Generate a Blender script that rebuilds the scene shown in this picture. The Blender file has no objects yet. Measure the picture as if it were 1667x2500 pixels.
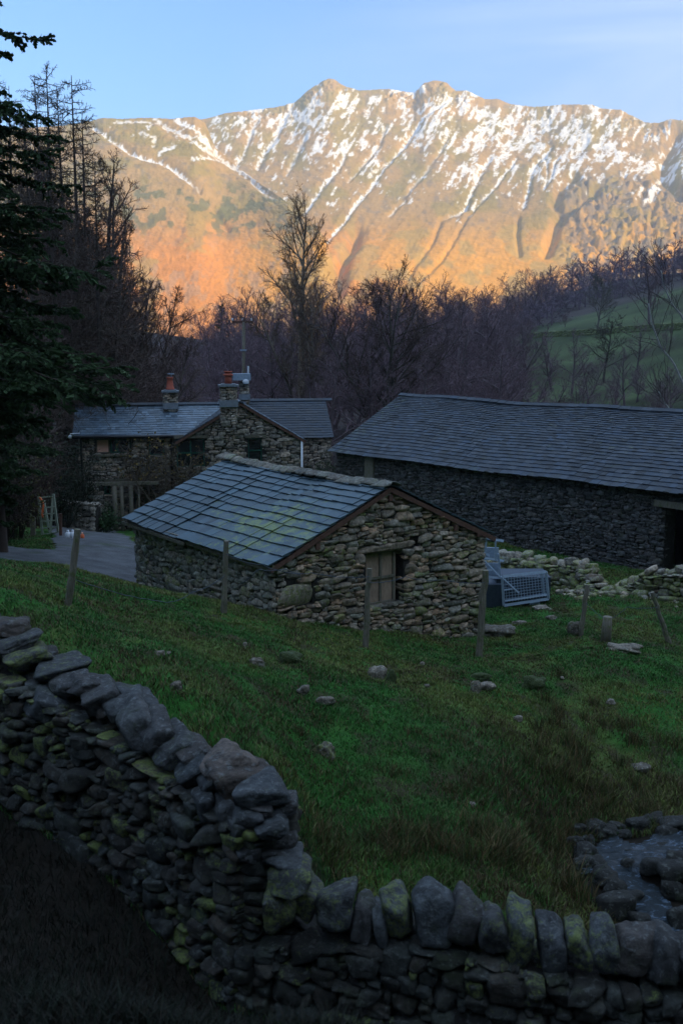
import bpy, bmesh, math, random
import numpy as np
from mathutils import Vector
random.seed(7)
rng = np.random.default_rng(11)
scn = bpy.context.scene
COL = scn.collection
R = math.radians
CAMZ = 7.0
F = 2500.0
PITCH = R(9.1)
CP, SP = math.cos(PITCH), math.sin(PITCH)

# ------------------------------------------------------------------ basics
def at(px, py, Y):
    """world point seen at photo pixel (px,py) at distance Y ahead of the camera"""
    cx = (px-833.5)/F; cy = (1250-py)/F
    dy = CP+cy*SP
    return np.array([cx/dy*Y, Y, (-SP+cy*CP)/dy*Y+CAMZ])
def ray(px, py):
    cx = (px-833.5)/F; cy = (1250-py)/F
    return np.array([cx, CP+cy*SP, -SP+cy*CP])
def on_plane(px, py, O, U):
    """hit of a sight line with the vertical plane through O along U -> (u, z)"""
    d = ray(px, py); n = np.array([U[1], -U[0]])
    s = (O[0]*n[0]+O[1]*n[1])/(d[0]*n[0]+d[1]*n[1])
    h = d*s
    return (h[0]-O[0])*U[0]+(h[1]-O[1])*U[1], h[2]+CAMZ
def tag(o, label=None, cat=None, group=None, kind=None):
    if label: o['label'] = label
    if cat: o['category'] = cat
    if group: o['group'] = group
    if kind: o['kind'] = kind
    return o
def empty(name, loc, label=None, cat=None, group=None):
    o = bpy.data.objects.new(name, None); COL.objects.link(o)
    o.location = tuple(float(c) for c in loc); o.empty_display_size = .2
    return tag(o, label, cat, group)
class Acc:
    """collects vertices/faces/tints, builds ONE mesh object"""
    def __init__(s): s.V = []; s.F = []; s.T = []; s.n = 0; s.smooth = []
    def add(s, V, Fs, tint=(.5, .5, .5), smooth=False):
        V = np.asarray(V, float); k = len(V)
        s.V.append(V)
        if not isinstance(Fs, list): Fs = [Fs]
        for f in Fs:
            f = np.asarray(f, np.int64)
            if len(f): s.F.append(f+s.n); s.smooth.append(smooth)
        t = np.asarray(tint, float)
        if t.ndim == 1: t = np.tile(t, (k, 1))
        s.T.append(t); s.n += k
    def box(s, c, h, U=(1, 0, 0), N=None, tint=(.5, .5, .5), W=None):
        U = np.array(U, float); U /= np.linalg.norm(U)
        if W is None: W = np.array([0, 0, 1.])
        W = np.array(W, float); W /= np.linalg.norm(W)
        if N is None: N = np.cross(W, U)
        N = np.array(N, float)
        c = np.array(c, float)
        V = [c+sx*h[0]*U+sy*h[1]*N+sz*h[2]*W for sz in (-1, 1) for sy in (-1, 1) for sx in (-1, 1)]
        s.add(V, BOXF, tint)
    def beam(s, a, b, w, t, up=(0, 0, 1), tint=(.5, .5, .5)):
        a = np.array(a, float); b = np.array(b, float); d = b-a; L = np.linalg.norm(d); d /= L
        up = np.array(up, float); n = np.cross(up, d); n /= np.linalg.norm(n); v = np.cross(d, n)
        s.box((a+b)/2, (L/2, w/2, t/2), d, n, tint, v)
    def tube(s, pts, rad, sides=8, tint=(.5, .5, .5), cap=True, smooth=True):
        pts = np.asarray(pts, float); m = len(pts)
        rad = np.broadcast_to(np.asarray(rad, float), (m,))
        d = np.gradient(pts, axis=0); d /= np.linalg.norm(d, axis=1)[:, None]+1e-9
        ref = np.where(np.abs(d[:, 2:3]) > .9, np.array([[1., 0, 0]]), np.array([[0, 0, 1.]]))
        a = np.cross(d, ref); a /= np.linalg.norm(a, axis=1)[:, None]+1e-9; b = np.cross(d, a)
        th = np.arange(sides)*2*math.pi/sides
        V = pts[:, None]+rad[:, None, None]*(a[:, None]*np.cos(th)[None, :, None]+b[:, None]*np.sin(th)[None, :, None])
        i = np.arange(m-1)[:, None]*sides; j = np.arange(sides)[None]; j2 = (j+1) % sides
        Fq = np.stack([i+j, i+j2, i+sides+j2, i+sides+j], -1).reshape(-1, 4)
        fs = [Fq]
        V = V.reshape(-1, 3)
        s.add(V, fs, tint, smooth)
        if cap:
            s.F.append(np.arange(sides)[None, ::-1]+s.n-m*sides); s.smooth.append(False)
            s.F.append(np.arange(sides)[None]+s.n-sides); s.smooth.append(False)
    def build(s, name, mat, parent=None, origin=None):
        me = bpy.data.meshes.new(name)
        V = np.concatenate(s.V) if s.V else np.zeros((0, 3))
        o = bpy.data.objects.new(name, me); COL.objects.link(o)
        off = np.zeros(3)
        if parent is not None:
            off = np.array(parent_world(parent)); o.parent = parent
        elif origin is not None:
            off = np.array(origin, float); o.location = tuple(float(c) for c in off)
        V = V-off
        me.vertices.add(len(V)); me.vertices.foreach_set('co', V.astype(np.float32).ravel())
        lv = np.concatenate([f.ravel() for f in s.F]); cnt = np.concatenate([np.full(len(f), f.shape[1]) for f in s.F])
        st = np.concatenate([[0], np.cumsum(cnt)[:-1]])
        me.loops.add(len(lv)); me.loops.foreach_set('vertex_index', lv.astype(np.int32))
        me.polygons.add(len(cnt)); me.polygons.foreach_set('loop_start', st.astype(np.int32))
        me.polygons.foreach_set('loop_total', cnt.astype(np.int32))
        sm = np.concatenate([np.full(len(f), b) for f, b in zip(s.F, s.smooth)])
        me.polygons.foreach_set('use_smooth', sm)
        T = np.concatenate(s.T); T = np.concatenate([T, np.ones((len(T), 1))], 1)
        me.update(calc_edges=True)
        at_ = me.attributes.new('tint', 'FLOAT_COLOR', 'POINT'); at_.data.foreach_set('color', T.astype(np.float32).ravel())
        if mat: me.materials.append(mat)
        return o
def parent_world(p):
    l = np.array(p.location)
    while p.parent is not None:
        p = p.parent; l = l+np.array(p.location)
    return l
BOXF = np.array([[0, 2, 3, 1], [4, 5, 7, 6], [0, 1, 5, 4], [2, 6, 7, 3], [0, 4, 6, 2], [1, 3, 7, 5]])
def copy_tree(o, parent=None):
    c = o.copy(); COL.objects.link(c)
    if parent is not None: c.parent = parent
    for ch in list(o.children): copy_tree(ch, c)
    return c

# ------------------------------------------------------------------ noise
def _h(ix, iy, s):
    n = (ix.astype(np.int64)*374761393+iy.astype(np.int64)*668265263+s*2147483647+12345) & 0xffffffff
    n = ((n ^ (n >> 13))*1274126177) & 0xffffffff
    return ((n ^ (n >> 16)) & 0xffffff)/float(0xffffff)
def vn(x, y, s=0):
    x = np.asarray(x, float); y = np.asarray(y, float)
    ix = np.floor(x); iy = np.floor(y); fx = x-ix; fy = y-iy
    fx = fx*fx*(3-2*fx); fy = fy*fy*(3-2*fy)
    a = _h(ix, iy, s); b = _h(ix+1, iy, s); c = _h(ix, iy+1, s); d = _h(ix+1, iy+1, s)
    return (a*(1-fx)+b*fx)*(1-fy)+(c*(1-fx)+d*fx)*fy
def fbm(x, y, s=0, o=4, g=.5):
    t = 0; a = 1; w = 0
    for i in range(o):
        t = t+a*vn(x*2**i+17.3*i, y*2**i-9.1*i, s+i); w += a; a *= g
    return t/w
def sstep(a, b, x):
    t = np.clip((np.asarray(x, float)-a)/(b-a), 0, 1); return t*t*(3-2*t)

# ------------------------------------------------------------------ materials
def new_mat(name):
    m = bpy.data.materials.new(name); m.use_nodes = True
    nt = m.node_tree; nt.nodes.clear(); return m, NT(nt)
class NT:
    def __init__(s, nt): s.nt = nt
    def n(s, t, **k):
        nd = s.nt.nodes.new(t)
        for a, v in k.items(): setattr(nd, a, v)
        return nd
    def l(s, a, b): s.nt.links.new(a, b)
    def coord(s): return s.n('ShaderNodeTexCoord').outputs['Object']
    def attr(s):
        a = s.n('ShaderNodeAttribute', attribute_name='tint'); sp = s.n('ShaderNodeSeparateColor'); s.l(a.outputs['Color'], sp.inputs[0])
        return a.outputs['Color'], sp.outputs[0], sp.outputs[1], sp.outputs[2]
    def noise(s, vec, scale, detail=4, rough=.6, dist=0, stretch=None):
        if stretch:
            mp = s.n('ShaderNodeMapping'); mp.inputs['Scale'].default_value = stretch; s.l(vec, mp.inputs[0]); vec = mp.outputs[0]
        nd = s.n('ShaderNodeTexNoise'); s.l(vec, nd.inputs['Vector'])
        nd.inputs['Scale'].default_value = scale; nd.inputs['Detail'].default_value = detail
        nd.inputs['Roughness'].default_value = rough; nd.inputs['Distortion'].default_value = dist
        return nd.outputs['Fac']
    def ramp(s, fac, stops):
        r = s.n('ShaderNodeValToRGB'); e = r.color_ramp.elements
        while len(e) < len(stops): e.new(.5)
        for el, (p, c) in zip(e, stops):
            el.position = p; el.color = (c, c, c, 1) if isinstance(c, (int, float)) else (*c, 1)
        s.l(fac, r.inputs[0]); return r.outputs[0]
    def mix(s, fac, a, b, mode='MIX'):
        m = s.n('ShaderNodeMix', data_type='RGBA', blend_type=mode)
        for si, v in ((0, fac), (6, a), (7, b)):
            sock = m.inputs[si]
            if isinstance(v, (int, float)): sock.default_value = v if si == 0 else (v, v, v, 1)
            elif isinstance(v, tuple): sock.default_value = (*v, 1)
            else: s.l(v, sock)
        return m.outputs[2]
    def math(s, op, a, b=0.0, c=0.0):
        m = s.n('ShaderNodeMath', operation=op)
        for i, v in enumerate((a, b, c)):
            if isinstance(v, (int, float)): m.inputs[i].default_value = v
            else: s.l(v, m.inputs[i])
        return m.outputs[0]
    def out(s, col, rough=.85, bump=None, bs=.4, bd=.02, metal=0, spec=.4, trans=None):
        b = s.n('ShaderNodeBsdfPrincipled')
        if isinstance(col, tuple): b.inputs['Base Color'].default_value = (*col, 1)
        else: s.l(col, b.inputs['Base Color'])
        if isinstance(rough, (int, float)): b.inputs['Roughness'].default_value = rough
        else: s.l(rough, b.inputs['Roughness'])
        b.inputs['Metallic'].default_value = metal
        b.inputs['Specular IOR Level'].default_value = spec
        if bump is not None:
            bp = s.n('ShaderNodeBump'); bp.inputs['Strength'].default_value = bs; bp.inputs['Distance'].default_value = bd
            s.l(bump, bp.inputs['Height']); s.l(bp.outputs[0], b.inputs['Normal'])
        o = s.n('ShaderNodeOutputMaterial'); s.l(b.outputs[0], o.inputs[0]); return b
def stone_mat(name, cool, warm, dark=(.022, .019, .016), lichen=(.20, .25, .05), lich=.5, scale=1., moss=(.05, .07, .02), pcol=(.34, .36, .33)):
    """tint: r brightness (0 = hollow core), g warmth, b lichen"""
    m, t = new_mat(name); P = t.coord(); a, r, g, b = t.attr()
    c = t.mix(g, cool, warm)
    n1 = t.noise(P, 9*scale, 5, .65)
    c = t.mix(.85, c, t.ramp(n1, [(.36, .35), (.64, 1.75)]), 'MULTIPLY')
    br = t.math('MULTIPLY_ADD', r, 1.6, .2)
    cb = t.n('ShaderNodeCombineColor'); [t.l(br, cb.inputs[i]) for i in range(3)]
    c = t.mix(1.0, c, cb.outputs[0], 'MULTIPLY')
    # pale crust + yellow-green lichen in ragged patches
    n2 = t.noise(P, 16*scale, 4, .7, .4)
    pale = t.ramp(n2, [(.55, 0.), (.63, 1.)])
    c = t.mix(t.math('MULTIPLY', pale, .6), c, pcol)
    n3 = t.noise(P, 11*scale, 5, .75, .6)
    th = t.math('MULTIPLY_ADD', t.math('MINIMUM', b, .8), .30*lich*2, -.235)
    n3 = t.mix(.35, n3, t.noise(P, 60*scale, 3, .8))
    lf = t.ramp(t.math('ADD', n3, th), [(.47, 0.), (.56, 1.)])
    c = t.mix(t.math('MULTIPLY', lf, .8), c, lichen)
    n4 = t.noise(P, 3.1*scale, 4, .7)
    c = t.mix(t.ramp(n4, [(.55, 0.), (.75, .55)]), c, moss)
    core = t.math('LESS_THAN', r, .02)
    c = t.mix(core, c, dark)
    c = t.mix(.8, c, t.ramp(t.noise(P, 34*scale, 5, .8), [(.3, .45), (.7, 1.4)]), 'MULTIPLY')
    t.out(c, t.ramp(n1, [(.3, .65), (.8, .95)]), t.noise(P, 8*scale, 9, .74, .3), 1., .075)
    return m
def wood_mat(name, col, dark, stretch=(14, 14, 1.2), moss=None):
    m, t = new_mat(name); P = t.coord()
    n = t.noise(P, 3, 5, .7, .3, stretch)
    c = t.ramp(n, [(.3, dark), (.7, col)])
    if moss:
        c = t.mix(t.ramp(t.noise(P, 9, 4, .7), [(.5, 0.), (.65, .8)]), c, moss)
    t.out(c, .85, n, .5, .01); return m
def plain_mat(name, col, rough=.6, metal=0, var=.35, scale=12, spec=.4):
    m, t = new_mat(name); P = t.coord()
    n = t.noise(P, scale, 5, .65)
    c = t.mix(1., t.n('ShaderNodeRGB').outputs[0], t.ramp(n, [(.25, 1-var), (.75, 1+var*.4)]), 'MULTIPLY')
    t.nt.nodes['RGB'].outputs[0].default_value = (*col, 1)
    t.out(c, rough, n, .15, .004, metal, spec); return m
def tint_mat(name, rough=.8, scale=30, var=.4, bump=.3, spec=.3, bd=.02, sss=None):
    """base colour straight from the per-piece tint, broken up by noise"""
    m, t = new_mat(name); P = t.coord(); a, r, g, b = t.attr()
    n = t.noise(P, scale, 5, .7)
    c = t.mix(1., a, t.ramp(n, [(.25, 1-var), (.75, 1+var)]), 'MULTIPLY')
    t.out(c, rough, n, bump, bd, 0, spec); return m
def slate_mat(name, col, col2, lich=(.20, .25, .06), la=.5, rough=.45):
    m, t = new_mat(name); P = t.coord(); a, r, g, b = t.attr()
    c = t.mix(g, col, col2)
    n = t.noise(P, 5, 5, .65)
    c = t.mix(.8, c, t.ramp(n, [(.25, .45), (.75, 1.35)]), 'MULTIPLY')
    br = t.math('MULTIPLY_ADD', r, 1.2, .4)
    cb = t.n('ShaderNodeCombineColor'); [t.l(br, cb.inputs[i]) for i in range(3)]
    c = t.mix(1.0, c, cb.outputs[0], 'MULTIPLY')
    n3 = t.mix(.5, t.noise(P, 34, 5, .8, .3), t.noise(P, 4, 4, .7))
    th = t.math('MULTIPLY_ADD', b, .26, -.27+.08*la)
    lf = t.ramp(t.math('ADD', n3, th), [(.50, 0.), (.55, 1.)])
    c = t.mix(t.math('MULTIPLY', lf, .75), c, lich)
    t.out(c, t.ramp(n, [(.3, rough), (.8, rough+.3)]), t.noise(P, 18, 5, .7), .3, .01, 0, .5)
    return m

MAT = {}
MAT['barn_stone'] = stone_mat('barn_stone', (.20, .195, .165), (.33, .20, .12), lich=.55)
MAT['wall_stone'] = stone_mat('wall_stone', (.036, .041, .037), (.060, .044, .032), lichen=(.17, .215, .05), pcol=(.13, .14, .13), lich=.58, scale=.8)  # albedo lowered to stand in for the dimmer foreground light
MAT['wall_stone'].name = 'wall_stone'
MAT['cope_stone_skylit'] = stone_mat('cope_stone_skylit', (.041, .049, .055), (.078, .056, .043), lichen=(.17, .21, .055), pcol=(.17, .185, .19), lich=.50, scale=.9)  # cooler, brighter copy of the wall stone: sky light painted into the copes
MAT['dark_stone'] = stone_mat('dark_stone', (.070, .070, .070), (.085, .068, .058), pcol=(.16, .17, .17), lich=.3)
MAT['house_stone'] = stone_mat('house_stone', (.27, .245, .21), (.31, .22, .15), lich=.3)
MAT['moss_rock'] = stone_mat('moss_rock', (.05, .06, .03), (.07, .06, .03), lichen=(.05, .075, .015), lich=1.0)
MAT['slate'] = slate_mat('slate', (.052, .092, .120), (.068, .105, .128), la=.95)
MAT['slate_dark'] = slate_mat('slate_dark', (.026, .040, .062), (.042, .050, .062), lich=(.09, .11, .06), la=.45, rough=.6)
MAT['slate_house'] = slate_mat('slate_house', (.075, .115, .16), (.12, .16, .20), la=.1, rough=.35)
MAT['red_timber'] = wood_mat('red_timber', (.17, .085, .06), (.06, .032, .025), (6, 6, 6))
MAT['grey_timber'] = wood_mat('grey_timber', (.23, .20, .16), (.08, .07, .055), moss=(.08, .10, .03))
MAT['pale_timber'] = wood_mat('pale_timber', (.36, .40, .32), (.15, .18, .13))
MAT['infill'] = wood_mat('infill', (.42, .30, .22), (.22, .155, .11), (3, 3, 1.5))
MAT['green_paint'] = plain_mat('green_paint', (.012, .10, .07), .45)
MAT['galv'] = plain_mat('galvanised_steel', (.34, .43, .55), .45, .25, .3)
MAT['galv_dark'] = plain_mat('dark_sheet', (.05, .07, .10), .5, .3)
MAT['rubber'] = plain_mat('rubber', (.015, .015, .016), .9)
MAT['black'] = plain_mat('black_paint_and_dark', (.015, .016, .02), .4)  # gutters, and sheets standing in for dark interiors
MAT['terracotta'] = plain_mat('terracotta', (.42, .10, .06), .7)
MAT['white'] = plain_mat('white_plastic', (.72, .76, .82), .4, 0, .1)
MAT['orange'] = plain_mat('orange_plastic', (.75, .16, .05), .5, 0, .1)
MAT['pink'] = plain_mat('pink_glint_and_cap', (.85, .46, .34), .8, 0, .15)  # sunlit reflection painted into the window pane; also colours a bottle cap
MAT['leadgrey'] = plain_mat('lead', (.20, .23, .27), .55)
MAT['stain_render'] = plain_mat('cement_render', (.22, .23, .24), .8)
MAT['bark'] = tint_mat('bark', .9, 6, .4, .5, .2)
MAT['twig'] = tint_mat('twigs', .9, 1.5, .25, 0, .15)
MAT['needle'] = tint_mat('needles', .8, 1.2, .5, 0, .15)
MAT['blade'] = tint_mat('grass_blades', .7, 1.5, .35, 0, .25)
MAT['ground'] = tint_mat('turf_and_soil', .95, 7, .55, .6, .15, .05)
MAT['gravel'] = tint_mat('wet_gravel', .75, 26, .5, .8, .3, .03)
MAT['fell'] = tint_mat('fell_side', .95, .05, .22, .5, .1, 6.)
def glass():
    m, t = new_mat('window_glass'); t.out((.012, .016, .02), .12, t.noise(t.coord(), 3, 2), .05, .01, 0, .6); return m
MAT['glass'] = glass()
SUNAZ, SUNEL, SUNE, SUNC = 128, 18, 3.1, (1., .77, .40)
SKYS, AIR, DUST, OZ, CLOUD = .15, 1.0, .3, 1.2, (3.0, 3.4, 4.1)
SKYT, OVER, OVC = (.31, .52, .76), .65, (2.6, 3.6, 4.9)
HAZE, HAZEC = .00021, (.90, .88, .92)
EXPO = 1.42
# ------------------------------------------------------------------ terrain
# (px, py, distance) read off the photograph, plus (angle deg, r, z rel. camera) for unseen ground, steepened behind to block sky light
CTRL_P = [(0,1920,10.9),(150,1975,10.4),(330,2100,9.6),(520,2290,8.8),(680,2480,8.0),
 (0,1390,21),(0,1520,12.9),(165,1500,14.6),(150,1400,19.5),(150,1397,24.5),(0,1335,30),(250,1335,31),(200,1302,38),(195,1290,44),
 (327,1434,25.3),(500,1478,22.4),(650,1512,20),(900,1552,21.3),(1175,1568,23),
 (350,1447,21.5),(550,1502,18.9),(200,1650,11.9),(380,1740,11.0),(600,1830,10.2),(710,1900,9.9),
 (750,2050,10.7),(900,2100,11),(1200,2110,11.6),(1100,1700,16.5),(800,1700,15),(500,1650,13.5),(300,1550,15),
 (800,1600,18),(1100,1600,21),(1400,1600,21),(1400,1800,16.5),(1250,1950,13.5),(1500,2065,13.7),(1600,2000,14.7),(1620,2290,11.6),
 (1650,1750,18),(1667,1600,22),(1500,1500,25.5),(1300,1480,27),(1600,1402,31),(1250,1372,33),(830,1240,43)]
CTRL_Z = [(600,43,-7.4),(450,60,-7.8),(800,60,-7.8),(1000,80,-8),(500,110,-7),(800,110,-7.5),(600,300,-6),(900,300,-5),(400,200,-4),
 (0,50,-5.5),(0,100,0),(0,200,10),(0,400,20),(400,800,5),(900,1000,6),(1400,1000,14),
 (1450,50,-7),(1450,80,-5.6),(1450,110,-3),(1450,170,3),(1450,230,8),(1450,330,17),(1667,50,-6.5),(1667,80,-3.6),(1667,110,0),(1667,170,7),
 (1667,230,13),(1667,330,22),(1200,80,-7),(1200,110,-5.5),(1200,170,-1.5),(1200,230,2),(1200,330,7),(1000,170,-6),(1000,230,-4.5),(1667,600,30),(1300,600,12),
 (833,5.5,-4.2),(833,3,-3.0),(200,5.5,-4.0),(1500,5.5,-4.6),(1400,7,-6.0),(1000,7.6,-6.0),(1600,9.2,-7.0),(833,1.2,-1.65)]
CTRL_A = []
for a in (-60, 60): CTRL_A += [(a,1.2,-1.6),(a,5,-2.5 if a < 0 else -4),(a,14,-2.2 if a < 0 else -6.8),(a,40,0 if a < 0 else -4),(a,150,25),(a,600,60),(a,3000,100)]
for a in (-180, -120, 120, 180): CTRL_A += [(a,1.2,-1.4),(a,5,1.5),(a,14,9),(a,40,30),(a,150,95),(a,600,170),(a,3000,150)]  # hillside behind the camera, added steep and unseen to darken the foreground
KA = 2.2
def _ctrl():
    X = []; v = []
    def put(x, y, z):
        r = math.hypot(x, y); X.append((KA*math.atan2(x, y), math.log(r))); v.append(z/r)
    for px, py, Y in CTRL_P:
        p = at(px, py, Y); put(p[0], p[1], p[2]-CAMZ)
    for px, Y, z in CTRL_Z:
        put((px-833.5)/F*Y, Y, z)
    for a, r, z in CTRL_A:
        X.append((KA*R(a), math.log(r))); v.append(z/r)
    return np.array(X), np.array(v)
_X, _v = _ctrl()
def _phi(r2): return .5*r2*np.log(r2+1e-12)
_n = len(_X)
_A = np.zeros((_n+3, _n+3)); _d2 = ((_X[:, None]-_X[None])**2).sum(-1)
_A[:_n, :_n] = _phi(_d2)+np.eye(_n)*2e-4
_A[:_n, _n] = 1; _A[:_n, _n+1:] = _X; _A[_n, :_n] = 1; _A[_n+1:, :_n] = _X.T
_w = np.linalg.solve(_A, np.concatenate([_v, [0, 0, 0]]))
def base_h(x, y):
    x = np.asarray(x, float); y = np.asarray(y, float); sh = x.shape; x = x.ravel(); y = y.ravel()
    r = np.hypot(x, y)+1e-6; q = np.stack([KA*np.arctan2(x, y), np.log(np.maximum(r, .8))], 1)
    out = np.empty(len(x))
    for i in range(0, len(x), 20000):
        Q = q[i:i+20000]; d2 = ((Q[:, None]-_X[None])**2).sum(-1)
        out[i:i+20000] = _phi(d2)@_w[:_n]+_w[_n]+Q@_w[_n+1:]
    return (out*np.maximum(r, .8)+CAMZ).reshape(sh)
def atz(px, py, z):
    d = ray(px, py); s = (z-CAMZ)/d[2]; return np.array([d[0]*s, d[1]*s, z])
STREAM3 = np.array([atz(1990,2020,.22), atz(1760,2050,.16), atz(1610,2078,.08), atz(1500,2092,.02), atz(1490,2120,-.03), atz(1545,2170,-.10), atz(1600,2230,-.18), atz(1650,2330,-.28), atz(1800,2450,-.4)])
STREAM = STREAM3[:, :2]; STR_CL = np.concatenate([[0], np.cumsum(np.linalg.norm(np.diff(STREAM, axis=0), axis=1))])
def seg_dist(x, y, P):
    x = np.asarray(x, float); y = np.asarray(y, float)
    best = np.full(x.shape, 1e9); tt = np.zeros(x.shape); acc = 0
    for a, b in zip(P[:-1], P[1:]):
        d = b-a; L = math.hypot(*d); t = np.clip(((x-a[0])*d[0]+(y-a[1])*d[1])/L**2, 0, 1)
        ds = np.hypot(x-a[0]-t*d[0], y-a[1]-t*d[1]); m = ds < best
        best = np.where(m, ds, best); tt = np.where(m, acc+t*L, tt); acc += L
    return best, tt
def ground_h(x, y):
    x = np.asarray(x, float); y = np.asarray(y, float)
    z = base_h(x, y); r = np.hypot(x, y)
    near = sstep(60, 25, r)*sstep(1.5, 5, r)
    z = z+near*(.22*(fbm(x*.55, y*.55, 3)-.5)+.13*(fbm(x*1.9, y*1.9, 5)-.5)+.05*(vn(x*6, y*6, 9)-.5))*(1-.8*track_mask(x, y))
    z = z+sstep(60, 200, r)*6*(fbm(x*.012, y*.012, 21)-.5)
    z = z+sstep(300, 900, r)*26*(fbm(x*.004, y*.004, 22)-.5)
    d, tt = seg_dist(x, y, STREAM); wz = np.interp(tt, STR_CL, STREAM3[:, 2]); k = sstep(1.7, .55, d+.3*(fbm(x*1.7, y*1.7, 92)-.5))
    z = z+(wz-.20-z)*k
    # the long fell on the right, whose shadow lies across the valley
    z = z+HILL_H*np.exp(-((x-HILL_X)/250)**2)*sstep(HILL_Y1, HILL_Y0, y)*sstep(-2500, -1500, y)
    return z
HILL_H, HILL_X, HILL_Y0, HILL_Y1 = 300, 700, 600, 1150
TRACK = [at(-300,1375,27)[:2], at(0,1365,26)[:2], at(200,1372,26.5)[:2], at(330,1392,27.5)[:2]]
TRACK = np.array(TRACK)
LANE = np.array([at(250,1352,29)[:2], at(225,1322,33.5)[:2], at(215,1302,38)[:2], at(205,1292,43)[:2]])
def track_mask(x, y):
    d, _ = seg_dist(x, y, TRACK); d2, _ = seg_dist(x, y, LANE)
    n = .5*(fbm(np.asarray(x)*1.3, np.asarray(y)*1.3, 33)-.5)
    return np.maximum(sstep(2.75, 2.45, d+n), sstep(1.5, 1.2, d2+n))
def gz(x, y): return float(ground_h(np.array([float(x)]), np.array([float(y)]))[0])
def drop(px, py, Y):
    p = at(px, py, Y); return np.array([p[0], p[1], gz(p[0], p[1])])
def hit(px, py, lo=5, hi=60):
    """first ground point seen at this pixel"""
    d = ray(px, py); Ys = np.exp(np.linspace(math.log(lo), math.log(hi), 400)); s = Ys/d[1]
    x = d[0]*s; z = d[2]*s+CAMZ; g = ground_h(x, Ys); k = np.where(z < g)[0]
    i = k[0] if len(k) else len(Ys)-1
    return np.array([x[i], Ys[i], g[i]])

th = np.concatenate([np.linspace(-180, -40, 50)[:-1], np.linspace(-40, -24, 25)[:-1], np.linspace(-24, 24, 330), np.linspace(24, 40, 25)[1:], np.linspace(40, 180, 50)[1:]])
rr = np.concatenate([np.exp(np.linspace(math.log(.8), math.log(6), 40))[:-1], np.exp(np.linspace(math.log(6), math.log(50), 330))[:-1], np.exp(np.linspace(math.log(50), math.log(320), 170))[:-1], np.exp(np.linspace(math.log(320), math.log(3350), 70))])
TH, RR = np.meshgrid(np.radians(th), rr); GX = RR*np.sin(TH); GY = RR*np.cos(TH)
GZ = ground_h(GX, GY)
_cs = [at(-420,1400,12.9), at(-150,1500,11.8), at(0,1600,11.1), at(160,1670,10.4), at(330,1770,9.75), at(480,1870,9.0), at(580,1935,8.5), at(655,1975,8.2), at(1000,2270,7.9), at(1250,2325,7.7), at(1500,2375,7.5), at(1700,2395,7.4), at(2000,2440,7.3)]
CS_A = np.array([math.atan2(p[0], p[1]) for p in _cs]); CS_R = np.array([math.hypot(p[0], p[1]) for p in _cs])
def ground_colour(x, y, z):
    r = np.hypot(x, y); n = fbm(x*.7, y*.7, 41); n2 = fbm(x*2.6, y*2.6, 43)
    green = np.array([.022, .085, .013]); olive = np.array([.055, .090, .020]); brown = np.array([.042, .030, .018]); soil_and_shade = np.array([.014, .011, .008])
    c = green+(olive-green)*sstep(.45, .7, n)[..., None]
    c = c+(brown-c)*(sstep(.54, .68, n2)*.85)[..., None]
    # rough ground by the stream and the lower bank
    d, _ = seg_dist(x, y, STREAM)
    c = c+(brown*.9-c)*(sstep(3.4, 1.2, d+1.5*(n-.5))*.85)[..., None]
    c = c+(soil_and_shade-c)*(sstep(1.1, .6, d))[..., None]
    # camera side of the wall: foreground shade painted into the ground colour
    c = c+(soil_and_shade*.8-c)*(sstep(11, 8.0, r+2*(n-.5))*.9)[..., None]
    ins = r < np.interp(np.arctan2(x, y), CS_A, CS_R); c = np.where(ins[..., None] & (y > 0)[..., None], soil_and_shade*.9, c)
    # leaf litter under the far trees, pasture on the hill to the right
    far = sstep(40, 60, r); px = 833.5+x/np.maximum(y, 1)*F
    lit = np.array([.045, .036, .034]); past = np.array([.046, .066, .026]); bank = np.array([.05, .06, .025])
    field = sstep(1150, 1260, px+60*(fbm(x*.03, y*.03, 47)-.5))*sstep(60, 85, r)*sstep(222, 200, r+50*(fbm(x*.02, y*.02, 45)-.5))*(y > 0)
    pc = past*(.15+1.8*fbm(x*.14, y*.14, 48)[..., None])
    rough = sstep(.50, .62, fbm(x*.05, y*.05, 49))[..., None]
    pc = pc+(bank*.55-pc)*rough*.85
    fc = lit+(pc-lit)*field[..., None]
    c = c+(fc-c)*far[..., None]
    bra = np.array([.20, .085, .035]); c = c+(bra-c)*sstep(650, 1000, r)[..., None]
    return c
GC = ground_colour(GX, GY, GZ)
ni, nj = GX.shape
g = Acc()
idx = np.arange(ni*nj).reshape(ni, nj)
Fg = np.stack([idx[:-1, :-1], idx[1:, :-1], idx[1:, 1:], idx[:-1, 1:]], -1).reshape(-1, 4)[:, ::-1]
g.add(np.stack([GX, GY, GZ], -1).reshape(-1, 3), Fg, GC.reshape(-1, 3), True)
# close the small disc under the camera
cz = gz(0, .01); g.add(np.concatenate([[[0, 0, GZ[0].mean()]], np.stack([GX[0], GY[0], GZ[0]], -1)]), np.stack([np.zeros(nj-1, int), np.arange(1, nj), np.arange(2, nj+1)], -1)[:, ::-1], GC[0, 0], True)
tag(g.build('ground', MAT['ground']), 'green hummocky hillside pasture running down into the shaded valley', kind='structure')

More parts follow.
